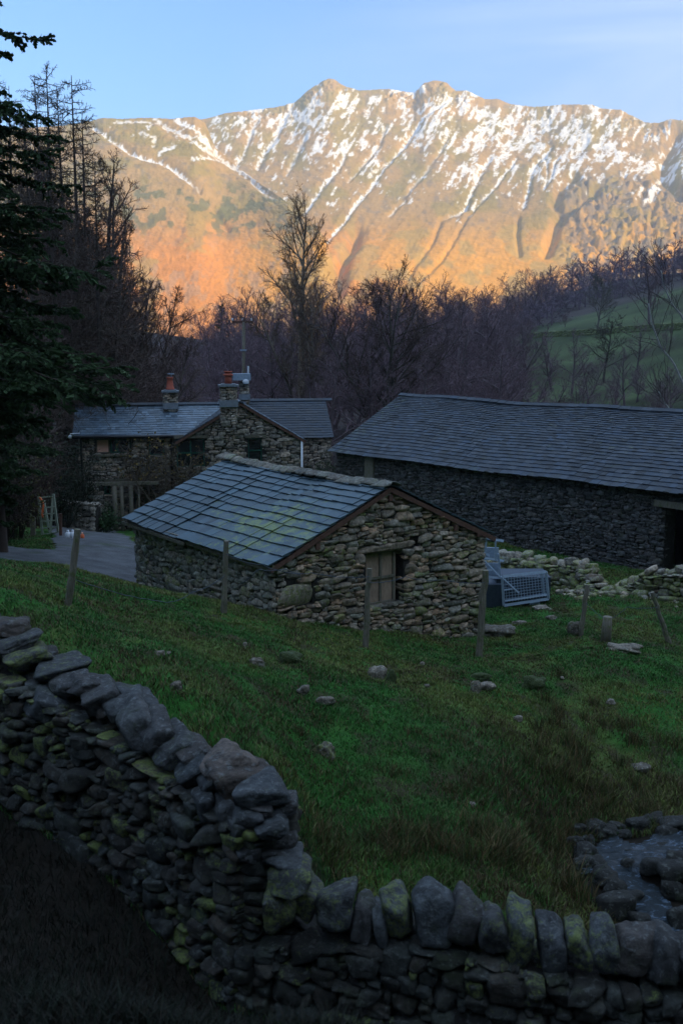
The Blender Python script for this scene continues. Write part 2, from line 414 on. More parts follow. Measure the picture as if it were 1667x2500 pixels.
# farm track: a gravel sheet laid on the ground
def sheet(name, mat, x0, x1, y0, y1, st, mask, lift, colfn, thr=.5):
    xs = np.arange(x0, x1, st); ys = np.arange(y0, y1, st); X, Y = np.meshgrid(xs, ys)
    Z = ground_h(X, Y)+lift; m = mask(X, Y) > thr
    id_ = np.arange(X.size).reshape(X.shape)
    q = np.stack([id_[:-1, :-1], id_[:-1, 1:], id_[1:, 1:], id_[1:, :-1]], -1)
    keep = m[:-1, :-1] & m[:-1, 1:] & m[1:, 1:] & m[1:, :-1]; q = q[keep]
    a = Acc(); u, inv = np.unique(q.ravel(), return_inverse=True)
    V = np.stack([X, Y, Z], -1).reshape(-1, 3)[u]
    a.add(V, inv.reshape(-1, 4), colfn(V[:, 0], V[:, 1]), True)
    return a.build(name, mat)
def gravel_col(x, y):
    n = fbm(x*3, y*3, 51); c = np.array([.075, .08, .088])[None]*(.35+1.2*n[:, None])
    gm = sstep(.6, .72, fbm(x*.9, y*.9, 52))[:, None]; return c+(np.array([.03, .05, .015])-c)*gm*.7
tag(sheet('farm_track', MAT['gravel'], -20, -4.2, 20, 45, .09, track_mask, .035, gravel_col), 'grey gravel farm track curving to the farmhouse', kind='structure')

# ------------------------------------------------------------------ mountain
def lerp_pts(P, x):
    P = np.array(P, float); return np.interp(x, P[:, 0], P[:, 1])
RIDGE = [(-400,330),(100,310),(400,300),(501,290),(557,275),(674,262),(720,249),(735,236),(751,221),(780,203),(800,192),(815,192),(838,209),(878,221),(905,219),(949,217),(985,224),(1010,226),(1022,215),(1035,202),(1066,196),(1091,203),(1112,221),(1137,220),(1160,231),(1183,242),(1219,242),(1244,254),(1300,261),(1340,258),(1377,255),(1443,255),(1469,265),(1515,268),(1545,284),(1571,298),(1607,300),(1637,290),(1667,294),(1800,288),(2200,300)]
SPUR = [(-400,360),(100,312),(200,300),(225,294),(251,288),(300,290),(363,287),(419,290),(475,284),(501,300),(526,360),(577,405),(639,451),(685,482),(741,522),(776,556),(795,588),(812,640),(822,700),(830,760),(850,900)]
GUL_M = [ # polyline, width px, carve m, snow, snow-end py
 ([(705,262),(690,290),(672,330),(649,360),(629,405)],9,14,1.,520),
 ([(623,300),(610,335),(603,354),(588,385),(575,405)],7,10,.8,520),
 ([(745,330),(720,380),(700,420)],6,6,.5,520),
 ([(838,377),(822,405),(792,436),(765,475),(741,512)],8,13,1.,560),
 ([(1097,236),(1060,258),(1035,278),(1012,310),(995,334),(965,370),(933,405),(900,450),(867,487),(845,525),(822,552),(797,586)],7,22,1.,620),
 ([(1020,300),(985,345),(950,380),(905,420)],5,6,.5,470),
 ([(1194,380),(1175,410),(1153,446),(1142,470),(1135,495)],8,12,1.,540),
 ([(1260,380),(1245,400),(1225,425),(1199,451),(1168,487),(1150,510),(1132,533),(1115,570),(1086,624),(1055,665),(1020,701)],6,17,1.,490),
 ([(1145,480),(1122,507),(1095,520),(1076,532),(1066,560),(1055,590),(1035,625),(1012,655),(995,690)],6,15,.9,530),
 ([(1345,350),(1331,369),(1305,400),(1296,415),(1288,455),(1275,497)],7,12,1.,520),
 ([(1360,380),(1352,395),(1345,430),(1326,456)],5,8,1.,490),
 ([(1330,380),(1335,420),(1330,450)],4,4,.9,490),
 ([(1428,335),(1418,360),(1404,376)],12,5,1.,520),
 ([(940,300),(925,350),(890,385),(850,430)],6,6,.5,470),
 ([(1090,330),(1060,380),(1020,430),(985,470)],6,7,.35,480),
 ([(870,560),(862,590),(845,620),(832,660),(825,720)],16,34,0,100),
 ([(1265,520),(1262,570),(1268,620)],6,7,0,100),
 ([(1400,430),(1370,450),(1355,490),(1375,510)],13,24,0,100),
 ([(1455,465),(1400,500),(1360,530),(1350,570),(1335,610)],13,28,0,100),
 ([(1650,320),(1625,380),(1622,430),(1660,470)],22,38,0,100),
 ([(1600,500),(1588,540),(1595,580)],6,12,0,100),
 ([(950,520),(975,490),(990,480)],5,4,.6,540)]
GUL_S = [([(225,305),(241,323),(270,345),(297,364),(325,385),(353,395),(385,402),(414,415),(450,440),(486,466)],8,7,1.,475),
 ([(486,466),(520,510),(557,568)],6,6,0,100),
 ([(379,291),(410,315),(445,334),(475,352),(506,374),(540,392),(557,400),(608,430),(640,465),(674,502)],13,5,.85,500),
 ([(430,292),(470,320),(495,345),(530,378)],14,3,1.,500),
 ([(390,385),(415,370),(430,365)],10,2,.9,500),
 ([(280,300),(330,298),(370,300)],6,2,.7,500),
 ([(345,335),(380,345),(375,365)],8,2,.7,500),
 ([(470,400),(500,395),(530,392)],10,2,.9,500)]
def poly_d(px, py, P):
    best = np.full(px.shape, 1e9)
    P = np.array(P, float)
    for a, b in zip(P[:-1], P[1:]):
        d = b-a; t = np.clip(((px-a[0])*d[0]+(py-a[1])*d[1])/(d@d), 0, 1)
        best = np.minimum(best, np.hypot(px-a[0]-t*d[0], py-a[1]-t*d[1]))
    return best
def tan_of(py):
    cy = (1250-py)/F; return (-SP+cy*CP)/(CP+cy*SP)
def mountain(name, px0, px1, ncol, ridge, Yf, Yr, gul, label, spur):
    px = np.linspace(px0, px1, ncol); u = np.concatenate([np.linspace(0, 1, 330), 1+np.linspace(.01, .5, 14)])
    PX, U = np.meshgrid(px, u)
    pyr = np.interp(PX, [p[0] for p in ridge], [p[1] for p in ridge])
    pyr = pyr+(fbm(PX/13, PX*0, 61)-.5)*2.6+(fbm(PX/4, PX*0, 62)-.5)*1.4
    yf = Yf(PX); yr = Yr(PX); uu = np.minimum(U, 1)
    ker = np.exp(-(np.linspace(-2, 2, 121))**2); ker /= ker.sum()
    sm = np.convolve(np.pad(pyr[0], 60, 'edge'), ker, 'valid') if not spur else np.convolve(np.pad(pyr[0], 15, 'edge'), ker[45:76]/ker[45:76].sum(), 'valid')
    wt = sstep(.45, 1., uu)**1.5; pyr = sm[None]*(1-wt)+pyr*wt
    Y = yf+(yr-yf)*U
    tf = tan_of(880.); tr = tan_of(pyr)
    T = tf+(tr-tf)*(uu**.72)
    PY = 1250-F*(SP+T*CP)/(CP-T*SP) if False else None
    # picture row of the smooth face, used to lay the gullies on the slope
    al = np.arctan(T)+PITCH; PY = 1250-F*np.tan(al)
    X = (PX-833.5)/F*Y*(CP+(1250-PY)/F*SP)**-1
    Z = T*Y
    back = np.maximum(U-1, 0); Z = Z-back*420*(1.6 if spur else 1)
    fade = sstep(0, .06, uu)*sstep(1.0, .90, uu)
    sx = PX+PY*.45
    craggy = (sstep(1340, 1420, PX)*sstep(400, 470, PY) if not spur else 0*PX)
    rel = 34*(fbm(X/330, Y/420, 70, 3)-.5)+3*(1-np.abs(2*fbm(sx/50, PY/170, 71)-1)-.6)
    rel = rel+3.5*(fbm(PX/11, PY/8, 73, 3)-.5)*(.4+sstep(420, 300, PY))
    rel = rel+craggy*20*(np.abs(fbm(PX/24, PY/15, 74, 4)-.5)*2-.2)
    Z = Z+rel*fade
    Z = Z+2.*(fbm(PX/6, PY/6, 75, 3)-.5)*sstep(0, .1, uu)
    crag = sstep(60, 10, PY-pyr)*sstep(.40, .62, fbm(PX/60, PX*0, 98)+.35*(np.exp(-((PX-812)/45)**2)+np.exp(-((PX-1066)/45)**2))); Z = Z+(0 if spur else 1)*crag*16*(np.abs(fbm(PX/12, PY/9, 99, 4, .6)-.5)*2-.25)*sstep(1., .985, uu)
    snow = np.zeros_like(Z); wob = 5*(fbm(PX/14, PY/14, 76)-.5)
    for P, w, dep, sn, end in gul:
        d = poly_d(PX+wob, PY+wob, P); pr = np.exp(-(d/w)**2)
        Z = Z-min(dep, w*.75 if sn > 0 else w*1.3)*pr*sstep(1.0, .96, uu)
        if sn > 0:
            rag = fbm(PX/5, PY/5, 79, 3)
            snow = np.maximum(snow, sn*sstep(w*.58, w*.25, d+(rag-.5)*w*1.7)*sstep(end, end-35, PY))
    # blown snow: streaky patches, thinning downhill
    a = .5*fbm(sx/15, (PY-PX*.25)/13, 81, 4, .62)+.5*fbm((PX+PY*.6)/9, PY/27, 87, 4, .6); b_ = fbm(PX/75, PY/60, 82, 3)
    line = 520+60*(b_-.5)*2 if not spur else 395+60*(b_-.5)*2
    thr = .468+.15*sstep(255, line, PY)+.5*sstep(line-40, line+50, PY)
    if not spur: thr = thr-.05*sstep(1100, 1300, PX)*sstep(420, 300, PY)-.04*sstep(650, 900, PX)*sstep(300, 450, PY)*sstep(480, 400, PY)
    if spur: thr = thr+.07
    thr = thr+.10*sstep(30, 4, PY-pyr)*(fbm(PX/22, PY/9, 90) > .42)
    thr = thr+.25*(sstep(34, 14, np.hypot(PX-812, (PY-205)*1.3))+sstep(34, 12, np.hypot(PX-1066, (PY-212)*1.3)))
    snow = np.maximum(snow, sstep(-.012, .03, a+.20*(b_-.5)-thr-.035)*.95)
    fine = fbm(PX/3.2, PY/2.6, 96, 3, .7); snow = np.clip(snow*sstep(.26, .50, fine+.25*snow*(fbm(PX/9, PY/9, 97) > .5)), 0, 1)
    # bracken, grass and scree
    n = fbm(PX/60, PY/38, 85); n2 = fbm(PX/14, PY/10, 86)
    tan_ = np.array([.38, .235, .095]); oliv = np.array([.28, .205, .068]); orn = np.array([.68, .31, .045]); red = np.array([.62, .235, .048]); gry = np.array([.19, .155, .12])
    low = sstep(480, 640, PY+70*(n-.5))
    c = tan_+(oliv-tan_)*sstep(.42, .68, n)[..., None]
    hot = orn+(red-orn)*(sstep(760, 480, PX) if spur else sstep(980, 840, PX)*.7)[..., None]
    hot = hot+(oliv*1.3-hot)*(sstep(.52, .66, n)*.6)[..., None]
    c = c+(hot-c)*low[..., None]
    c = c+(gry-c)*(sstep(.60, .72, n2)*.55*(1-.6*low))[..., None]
    if spur:
        gp = sstep(.56, .64, fbm(PX/22, PY/17, 88))*sstep(430, 480, PY)*sstep(600, 560, PY); c = c+(np.array([.10, .12, .055])-c)*(gp*.75)[..., None]
        sc = sstep(.58, .68, fbm(PX/20, PY/26, 89))*sstep(560, 640, PY); c = c+(np.array([.42, .24, .13])-c)*(sc*.6)[..., None]
    c = c+(np.array([.20, .155, .11])-c)*(craggy*sstep(.42, .6, n2)*.75)[..., None]
    c = c+(np.array([.76, .73, .70])-c)*np.clip(snow, 0, 1)[..., None]
    ni, nj = PX.shape; id_ = np.arange(ni*nj).reshape(ni, nj)
    Fm = np.stack([id_[:-1, :-1], id_[:-1, 1:], id_[1:, 1:], id_[1:, :-1]], -1).reshape(-1, 4)
    A = Acc(); A.add(np.stack([X, Y, Z+CAMZ], -1).reshape(-1, 3), Fm, c.reshape(-1, 3), True)
    tag(A.build(name, MAT['fell']), label, kind='structure')
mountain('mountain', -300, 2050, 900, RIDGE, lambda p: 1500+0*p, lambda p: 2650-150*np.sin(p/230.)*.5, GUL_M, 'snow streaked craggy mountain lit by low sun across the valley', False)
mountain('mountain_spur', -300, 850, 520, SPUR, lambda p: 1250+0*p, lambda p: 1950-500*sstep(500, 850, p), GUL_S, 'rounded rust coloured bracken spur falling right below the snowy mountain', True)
# ------------------------------------------------------------------ stones
def _ico(l):
    b = bmesh.new(); bmesh.ops.create_icosphere(b, subdivisions=l, radius=1)
    V = np.array([v.co[:] for v in b.verts]); Fc = np.array([[v.index for v in f.verts] for f in b.faces]); b.free(); return V, Fc
ICO = {l: _ico(l) for l in (1, 2, 3, 4)}
def _cub(n):
    V = {}; Fc = []; 
    def vid(p):
        k = tuple(np.round(p, 5)); 
        if k not in V: V[k] = len(V)
        return V[k]
    g_ = np.tan(np.linspace(-1, 1, n+1)*math.pi/4)
    for ax in range(3):
        for s in (-1, 1):
            for i in range(n):
                for j in range(n):
                    q = []
                    for (u, v) in ((g_[i], g_[j]), (g_[i+1], g_[j]), (g_[i+1], g_[j+1]), (g_[i], g_[j+1])):
                        p = [0, 0, 0]; p[ax] = s; p[(ax+1) % 3] = u; p[(ax+2) % 3] = v; q.append(vid(p))
                    Fc.append(q if s > 0 else q[::-1])
    D = np.array(list(V.keys())); return D/np.linalg.norm(D, axis=1)[:, None], np.array(Fc)
CUB = {1: _cub(2), 2: _cub(5), 3: _cub(8), 4: _cub(14)}
def stone_shape(level, seed, boxy=8., lump=.05):
    r_ = np.random.default_rng(seed); D, Fc = CUB[level]
    n = np.array([[1,0,0],[-1,0,0],[0,1,0],[0,-1,0],[0,0,1],[0,0,-1.]]); n = n+r_.normal(0, .17, n.shape); n /= np.linalg.norm(n, axis=1)[:, None]
    o = r_.uniform(.86, 1.04, 6)
    e = r_.normal(0, 1, (9, 3)); e /= np.linalg.norm(e, axis=1)[:, None]; eo = r_.uniform(.95, 1.45, 9)
    N = np.concatenate([n, e]); O = np.concatenate([o, eo])
    q = np.maximum(D@N.T/O, 0); r = (q**boxy).sum(1)**(-1/boxy)
    V = D*r[:, None]
    k = r_.normal(0, 2.2, (3, 3)); V = V*(1+lump*np.sin(D@k[0]*1.3+1)[:, None]+lump*.6*np.sin(D@k[1]*2.5)[:, None])
    if level >= 2: V = V*(1+(.22 if level > 3 else .10)*(fbm(D[:, 0]*2.4+seed, D[:, 1]*2.4+D[:, 2]*1.9, seed, 5, .66)-.5))[:, None]
    return V, Fc
SHAPES = {l: [stone_shape(l, 100*l+i, 16. if l < 3 else 14, .03) for i in range(28)] for l in (1, 2, 3)}
def put_stone(acc, c, h, U, N, level, tint, rot=.12, shape=None):
    V, Fc = SHAPES[level][rng.integers(28)] if shape is None else shape; flat_ = level == 1 and shape is None
    U = np.array([U[0], U[1], 0.]); N = np.array([N[0], N[1], 0.]); Z = np.array([0, 0, 1.])
    a = rng.normal(0, rot); U2 = U*math.cos(a)+Z*math.sin(a); Z2 = -U*math.sin(a)+Z*math.cos(a)
    b = rng.normal(0, rot*.8); N2 = N*math.cos(b)+U2*math.sin(b); U3 = U2*math.cos(b)-N*math.sin(b)
    s = rng.choice([-1, 1], 3)
    if s.prod() < 0: s[0] = -s[0]
    W = V*s*np.array(h)
    acc.add(np.array(c)+W[:, :1]*U3+W[:, 1:2]*N2+W[:, 2:]*Z2, Fc, tint, not flat_)
def rtint(warm=.35, lich=.35):
    return (float(np.clip(rng.normal(.5, .2), .06, 1)), float(np.clip(rng.beta(1.1, 1.6)*.9+warm-.35, 0, 1)), float(np.clip(rng.normal(lich, .25), 0, 1)))
def pack(L, zb, zt, size, holes, aspect=(.28, .62), du=.03):
    """dry-stone rubble: always drop the next stone into the lowest hollow, bridging small steps"""
    n = int(L/du); top = np.array([zb(i*du+du/2) for i in range(n)]); lim = np.array([zt(i*du+du/2) for i in range(n)])
    out = []; guard = 0; tol = size*.17; mh = size*.10
    while guard < 60000:
        guard += 1
        t = np.where(top >= lim-mh, 1e9, top); i = int(t.argmin())
        if t[i] > 1e8: break
        b = top[i]; l = i; r = i; s = size*float(np.exp(rng.normal(0, .42))); kmax = int(s/du)+2
        while l > 0 and top[l-1] <= b+tol and lim[l-1] > b+mh*1.6 and i-l < kmax: l -= 1
        while r < n-1 and top[r+1] <= b+tol and lim[r+1] > b+mh*1.6 and r-i < kmax: r += 1
        k0 = r-l+1; k = min(max(1, int(round(s/du))), k0)
        if (k0-k)*du < size*.3 and k0*du < s*1.5: k = k0
        l0 = int(np.clip(rng.integers(i-k+1, i+1), l, r-k+1))
        if l0-l < 3: l0 = l
        w = k*du; b = top[l0:l0+k].max(); b = min(b, top[i]+tol)
        u0 = l0*du; uc = u0+w/2
        h = min(w, size*1.6)*rng.uniform(*aspect); h = max(h, size*.16)
        if w < size*.5: h = min(max(h, w*.7), size*.8)
        seg = slice(l0, l0+k); h = min(h, max(mh, lim[seg].min()-b+.01)); h0 = h
        inhole = False
        for (a, b0, c, d0) in holes:
            if u0 < c-.02 and u0+w > a+.02 and b < d0-.01 and b+h > b0+.01:
                inhole = True
                if b < b0 and b0-b > .03: h = b0-b; inhole = False
                elif uc < a and a-u0 > .06: w = a-u0; uc = u0+w/2; inhole = False
                elif uc > c and u0+w-c > .06: w = u0+w-c; uc = c+w/2; inhole = False
                break
        if not inhole: out.append((uc, b+h/2, w, h))
        top[seg] = np.maximum(b+max(h, .02), top[seg])
    return out
def stone_wall(name, parent, O, U, L, zb, zt, mat, size=.3, level=1, depth=.5, holes=(), proud=.04, aspect=(.28, .62), warm=.35, lich=.35, brk=(), N=None, tfn=None, quoins=True):
    """one wall mesh: rubble stones set into a dark core, openings left out. U, outward normal N are plan vectors"""
    U = np.array(U, float)[:2]; U /= np.linalg.norm(U)
    if N is None: N = np.array([U[1], -U[0]])
    N = np.array(N, float)[:2]; O = np.array(O, float)
    acc = Acc()
    cuts = sorted(set([0, L]+list(brk)+[h[0] for h in holes]+[h[2] for h in holes])); cuts = [c for c in cuts if 0 <= c <= L]
    def pt(u, n, z): return [O[0]+U[0]*u+N[0]*n, O[1]+U[1]*u+N[1]*n, z]
    for a, b in zip(cuts[:-1], cuts[1:]):
        if b-a < 1e-4: continue
        m = (a+b)/2; iv = [(None, None)]; hs = sorted([h for h in holes if h[0] < m < h[2]], key=lambda h: h[1])
        segs = []; lo = None
        for h in hs: segs.append((lo, h[1])); lo = h[3]
        segs.append((lo, None))
        for s0, s1 in segs:
            z0a = zb(a)-.3 if s0 is None else s0; z0b = zb(b)-.3 if s0 is None else s0
            z1a = zt(a+1e-4)-.02 if s1 is None else s1; z1b = zt(b-1e-4)-.02 if s1 is None else s1
            if z1a <= z0a and z1b <= z0b: continue
            V = [pt(a, -depth, z0a), pt(b, -depth, z0b), pt(a, 0, z0a), pt(b, 0, z0b), pt(a, -depth, z1a), pt(b, -depth, z1b), pt(a, 0, z1a), pt(b, 0, z1b)]
            acc.add(V, BOXF, (0, .5, 0))
    sh = [SHAPES[level][i] for i in range(28)]
    for (u, z, w, h) in pack(L, zb, zt, size, holes, aspect):
        d = min(max(w, h)*.5, size*.7)+.02
        p = rng.normal(proud*.5, proud*.3)
        t = rtint(warm, lich) if tfn is None else tfn(u, z, w, h)
        c = pt(u, p-d*.72, z); lv = level if (w > size*.45 or level == 1) else level-1
        put_stone(acc, c, (w*.55, d, h*.60), U, N, max(1, lv), t, .06)
    o = acc.build(name, mat, parent)
    return o
def roof_slates(acc, P0, U, S, L, W, course, width, thick=.018, lift=1.0, sag=None, jit=.012, lichen_at=None, ragged=0.0, taper=None, bv=.085):
    """slates in courses: P0 eave corner, U along the eave, S unit vector up the slope"""
    U = np.array(U, float); S = np.array(S, float); Nn = np.cross(U, S); Nn /= np.linalg.norm(Nn)
    if Nn[2] < 0: Nn = -Nn
    v = 0.; j = 0; P0 = np.array(P0, float)
    while v < W-.02:
        c = course(v/W) if callable(course) else course
        vlen = min(c*1.55, W-v+.01); u = -rng.uniform(0, .5)*width
        while u < L:
            w = width*rng.uniform(.65, 1.35); a = max(u, 0.); b = min(u+w-.006, L)
            if b-a > .03:
                um = (a+b)/2; dz = sag(um, v) if sag else 0.; dz2 = sag(um, v+vlen) if sag else 0.
                lo = v-rng.uniform(0, 1)*jit*2-(ragged*rng.random() if j == 0 else 0); th_ = thick*rng.uniform(.7, 1.4)
                k = lift*thick*1.6
                br = float(np.clip(rng.normal(.5, bv), .05, 1))
                t = (br, rng.random(), lichen_at(um, v) if lichen_at else rng.random()*.5)
                sk = rng.normal(0, jit*.5)
                if taper:
                    a0, b0 = a, b
                c0 = P0+U*a+S*(lo+sk)+Nn*(dz+k); c1 = P0+U*b+S*(lo-sk)+Nn*(dz+k+rng.normal(0, .12)*thick)
                c2 = P0+U*b+S*(v+vlen)+Nn*(dz2); c3 = P0+U*a+S*(v+vlen)+Nn*(dz2)
                V = [c0, c1, c3, c2, c0+Nn*th_, c1+Nn*th_, c3+Nn*th_*.6, c2+Nn*th_*.6]
                acc.add(V, BOXF, t)
            u += w
        v += c; j += 1
def v3(p, z): return np.array([p[0], p[1], z])

# ------------------------------------------------------------------ small stone barn (middle of the picture)
YAW = R(36)
UG = np.array([math.cos(YAW), math.sin(YAW)]); UR = np.array([-math.sin(YAW), math.cos(YAW)])
A0 = at(674, 1373, 19.9); OA = A0[:2]; ZE = A0[2]
WB = 5.66; LB = 6.55
def corner(px, py): return on_plane(px, py, OA, UG)
apx = corner(942, 1190); APU, APZ = WB/2, apx[1]
def gable_top(u): return ZE+(APZ-ZE)*(1-abs(u-APU)/APU)
def fl(u, O=OA, U=UG, dz=0.): return gz(O[0]+U[0]*u, O[1]+U[1]*u)-.12+dz
barn = empty('stone_barn', v3(OA, gz(*OA)), 'small rubble stone barn with blue grey slate roof and boarded hatch, nearest building', 'barn')
hatch_q = [corner(892, 1352), corner(990, 1345), corner(975, 1472), corner(905, 1478)]
hu0, hu1 = corner(893, 1400)[0], corner(984, 1400)[0]; hz0, hz1 = corner(940, 1476)[1], corner(940, 1346)[1]
lint_u0, lint_u1 = corner(868, 1350)[0], corner(1018, 1330)[0]
big_u, big_z = corner(728, 1452)
def gt(u, z, w, h):
    t = rtint(.42, .42)
    return (min(1, t[0]*1.15+.1), t[1], t[2])
HOLE = [(hu0, hz0, hu1, hz1)]
LINT = (lint_u0, hz1, lint_u1, hz1+.17)
BIG = (big_u-.34, big_z-.22, big_u+.34, big_z+.23)
w = stone_wall('gable_wall', barn, OA, UG, WB, lambda u: fl(u), lambda u: gable_top(u)-.05, MAT['barn_stone'], .235, 2, .45,
    HOLE+[LINT, BIG], .04, (.24, .52), brk=[APU], tfn=gt)
tag(w, 'gable wall of mixed pinkish brown and grey lichened stones')
stone_wall('side_wall', barn, v3(OA, 0)[:2]+UR*LB, -UR, LB, lambda u: gz(*(OA+UR*(LB-u)))-.15, lambda u: ZE-.03, MAT['barn_stone'], .21, 2, .45, (), .04, (.32, .62), tfn=lambda *k: (lambda t: (min(1, t[0]+.25), t[1]*.4, t[2]))(rtint(.3, .35)))
OB = OA+UG*WB
stone_wall('side_wall', barn, OB, UR, LB, lambda u: gz(*(OB+UR*u))-.2, lambda u: ZE-.03, MAT['barn_stone'], .32, 1, .45, ())
stone_wall('gable_wall', barn, OB+UR*LB, -UG, WB, lambda u: gz(*(OB+UR*LB-UG*u))-.2, lambda u: gable_top(u)-.05, MAT['barn_stone'], .32, 1, .45, (), brk=[APU])
# lintel and corner boulder
a = Acc(); c = v3(OA+UG*(lint_u0+lint_u1)/2-np.array([UG[1], -UG[0]])*.10, hz1+.085)
put_stone(a, c, ((lint_u1-lint_u0)/2*1.03, .17, .10), UG, (UG[1], -UG[0]), 3, (.62, .45, .25), .03, stone_shape(4, 901, 9, .02)); a.build('lintel', MAT['barn_stone'], barn)
NG = np.array([UG[1], -UG[0]])
a = Acc(); put_stone(a, v3(OA+UG*big_u-NG*.17, big_z), (.46, .25, .31), UG, NG, 3, (.6, .3, .68), .03, stone_shape(4, 905, 4.5, .04))
tag(a.build('corner_boulder', MAT['barn_stone'], barn), 'large rounded boulder spotted with yellow lichen at the barn corner')
a = Acc(); put_stone(a, v3(OA+UG*(hu0+hu1)/2+UG*.05-NG*.10, hz0-.035), ((hu1-hu0)/2*.9, .16, .045), UG, NG, 2, (.45, .2, .2), .02); a.build('sill', MAT['barn_stone'], barn)
# hatch: two boards behind battens, set into a deep reveal
hx = Acc(); zc = (hz0+hz1)/2; hh = (hz1-hz0)/2; uw = hu1-hu0
for s in (0, 1):
    u_ = hu0+uw*(.25+.46*s)-.02*s; hx.box(v3(OA+UG*u_-NG*.16, zc), (uw*.215, .012, hh*.96), v3(UG, 0), v3(-NG, 0))
o = hx.build('hatch', MAT['infill'], barn); tag(o, 'boarded hatch of two pale plywood sheets behind timber battens')
hb = Acc()
for u_ in (hu0+.03, hu0+uw*.475, hu1-.17): hb.box(v3(OA+UG*u_-NG*.13, zc), (.028, .022, hh), v3(UG, 0), v3(-NG, 0))
for z_ in (hz0+.03, zc, hz1-.03): hb.box(v3(OA+UG*((hu0+hu1-.14)/2)-NG*.115, z_), ((uw-.17)/2, .018, .026), v3(UG, 0), v3(-NG, 0))
hb.build('hatch_frame', MAT['grey_timber'], o)
hb = Acc(); hb.box(v3(OA+UG*(hu0+hu1)/2-NG*.30, zc), (uw/2+.1, .02, hh+.1), v3(UG, 0), v3(-NG, 0)); hb.build('hatch_dark', MAT['black'], o)  # black sheet standing in for the dark behind the hatch
# roof
rise = APZ-ZE; sl = math.hypot(APU, rise); S1 = v3(UG*APU/sl, rise/sl); S2 = v3(-UG*APU/sl, rise/sl)
OV = .24; OG = .12; OGB = .22
e1 = v3(OA-UR*OG, ZE+.05)-S1*OV
sag = lambda u, v: -.05*math.sin(max(0, min(1, u/LB))*math.pi)-.02*math.sin(u*1.7+v)+.012*math.sin(u*4.1)
crs = lambda f: .35-.15*f
def lichen_at(u, v): return float(np.clip(.95-abs(u-1.6)*.14-abs(v-1.0)*.25, .05, 1))  # lichen amount per slate, densest in one patch of the slope
r1 = Acc(); roof_slates(r1, e1, v3(UR, 0), S1, LB+OG+OGB, sl+OV-.02, crs, .34, .018, 1.4, sag, .006, lichen_at, .03, bv=.12)
roof = r1.build('roof', MAT['slate'], barn)
r2 = Acc(); e2 = v3(OB-UR*OG, ZE+.05)-S2*.22
roof_slates(r2, e2, v3(UR, 0), S2, LB+OG+OGB, sl+.20, crs, .33, .02, 1.0, sag, .02, None)
r2.build('roof_slope', MAT['slate'], roof)
rd = Acc()  # rough mortared ridge stones
u = -OG-.05; top = v3(OA+UG*APU, APZ+.10)
while u < LB+OGB:
    w_ = rng.uniform(.34, .5); k = sag(u, 0)
    for sgn, SS in ((-1, S1), (1, S2)):
        cc = top+v3(UR*(u+w_/2), k)-SS*.12; n_ = np.cross(v3(UR, 0), SS); n_ = n_*np.sign(n_[2])
        V, Fc = SHAPES[2][rng.integers(28)]; W_ = V*np.array([w_*.55, .13, .030])
        rd.add(cc+n_*.03+W_[:, :1]*v3(UR, 0)+W_[:, 1:2]*SS+W_[:, 2:]*n_, Fc, (rng.uniform(.18, .45), rng.random()*.3, rng.uniform(.2, .6)), True)
    u += w_*.97
tag(rd.build('ridge', MAT['barn_stone'], roof), 'rough mortared ridge of flat stones')
# timber: barge boards, wall plate, purlin ends
tb = Acc()
off = -.02
for sgn, uu0, SS, ov in ((1, 0, S1, OV*.85), (-1, WB, S2, .30)):
    base = v3(OA+UG*uu0+NG*.085, ZE-.055)
    up = np.cross(v3(NG, 0), SS)
    n_seg = 5
    p0 = base-SS*ov; p1 = v3(OA+UG*APU+NG*.085, APZ-.045)
    for k in range(n_seg):
        q0 = p0+(p1-p0)*k/n_seg; q1 = p0+(p1-p0)*(k+1)/n_seg
        tb.beam(q0, q1-(q1-q0)*.004, .045, rng.uniform(.085, .11), np.cross(SS, v3(NG, 0)))
tag(tb.build('barge_board', MAT['red_timber'], barn), 'weathered reddish brown barge boards along the gable')
for u_, dz in ((APU, -.22), (.95, -.20), (WB-.95, -.20), (WB-.25, -.1)):
    z_ = gable_top(u_)+dz; p = v3(OA+UG*u_, z_); tb = Acc(); tb.beam(p-v3(NG, 0)*.3, p+v3(NG, 0)*.10, .10, .13); tb.build('purlin_end', MAT['red_timber'], barn)
tb = Acc(); p = v3(OA-UG*.08-UR*.1, ZE-.10)
tb.beam(p-v3(UG, 0)*.05, p-v3(UG, 0)*.05+v3(UR*(LB+.2), .0), .05, .15)
tb.beam(p-v3(UG, 0)*.14+v3(UR*3.6, -.05), p-v3(UG, 0)*.14+v3(UR*(LB+.35), -.02), .05, .07)
tb.build('wall_plate', MAT['grey_timber'], barn)

# ------------------------------------------------------------------ long barn on the right
ZB = CAMZ-6.9
b0 = at(822, 1094, 43.0); b1 = at(1600, 1183, 30.6)
OL = b0[:2]; UL = (b1-b0)[:2]; UL /= np.linalg.norm(UL); NL = np.array([UL[1], -UL[0]]);
if NL[1] > 0: NL = -NL
ZL0 = b0[2]; slp = (b1[2]-b0[2])/np.linalg.norm((b1-b0)[:2])
def eaveL(u): return ZL0+slp*u-.10*math.sin(min(1, u/15.5)*math.pi)*.6
LL = 21.5
def offL(px, py): return on_plane(px, py, OL, UL)
du0 = offL(1622, 1300)[0]; du1 = du0+2.3; dz1 = offL(1640, 1240)[1]
lb = empty('long_barn', v3(OL, gz(*OL)), 'long dark stone barn with sagging slate roof and open doorway behind the trailer', 'barn')
uo = offL(905, 1120)[0]
def lt(u, z, w, h): t = rtint(.25, .15); return (t[0]*(1.0+.5*(rng.random() < .05)), t[1], t[2])
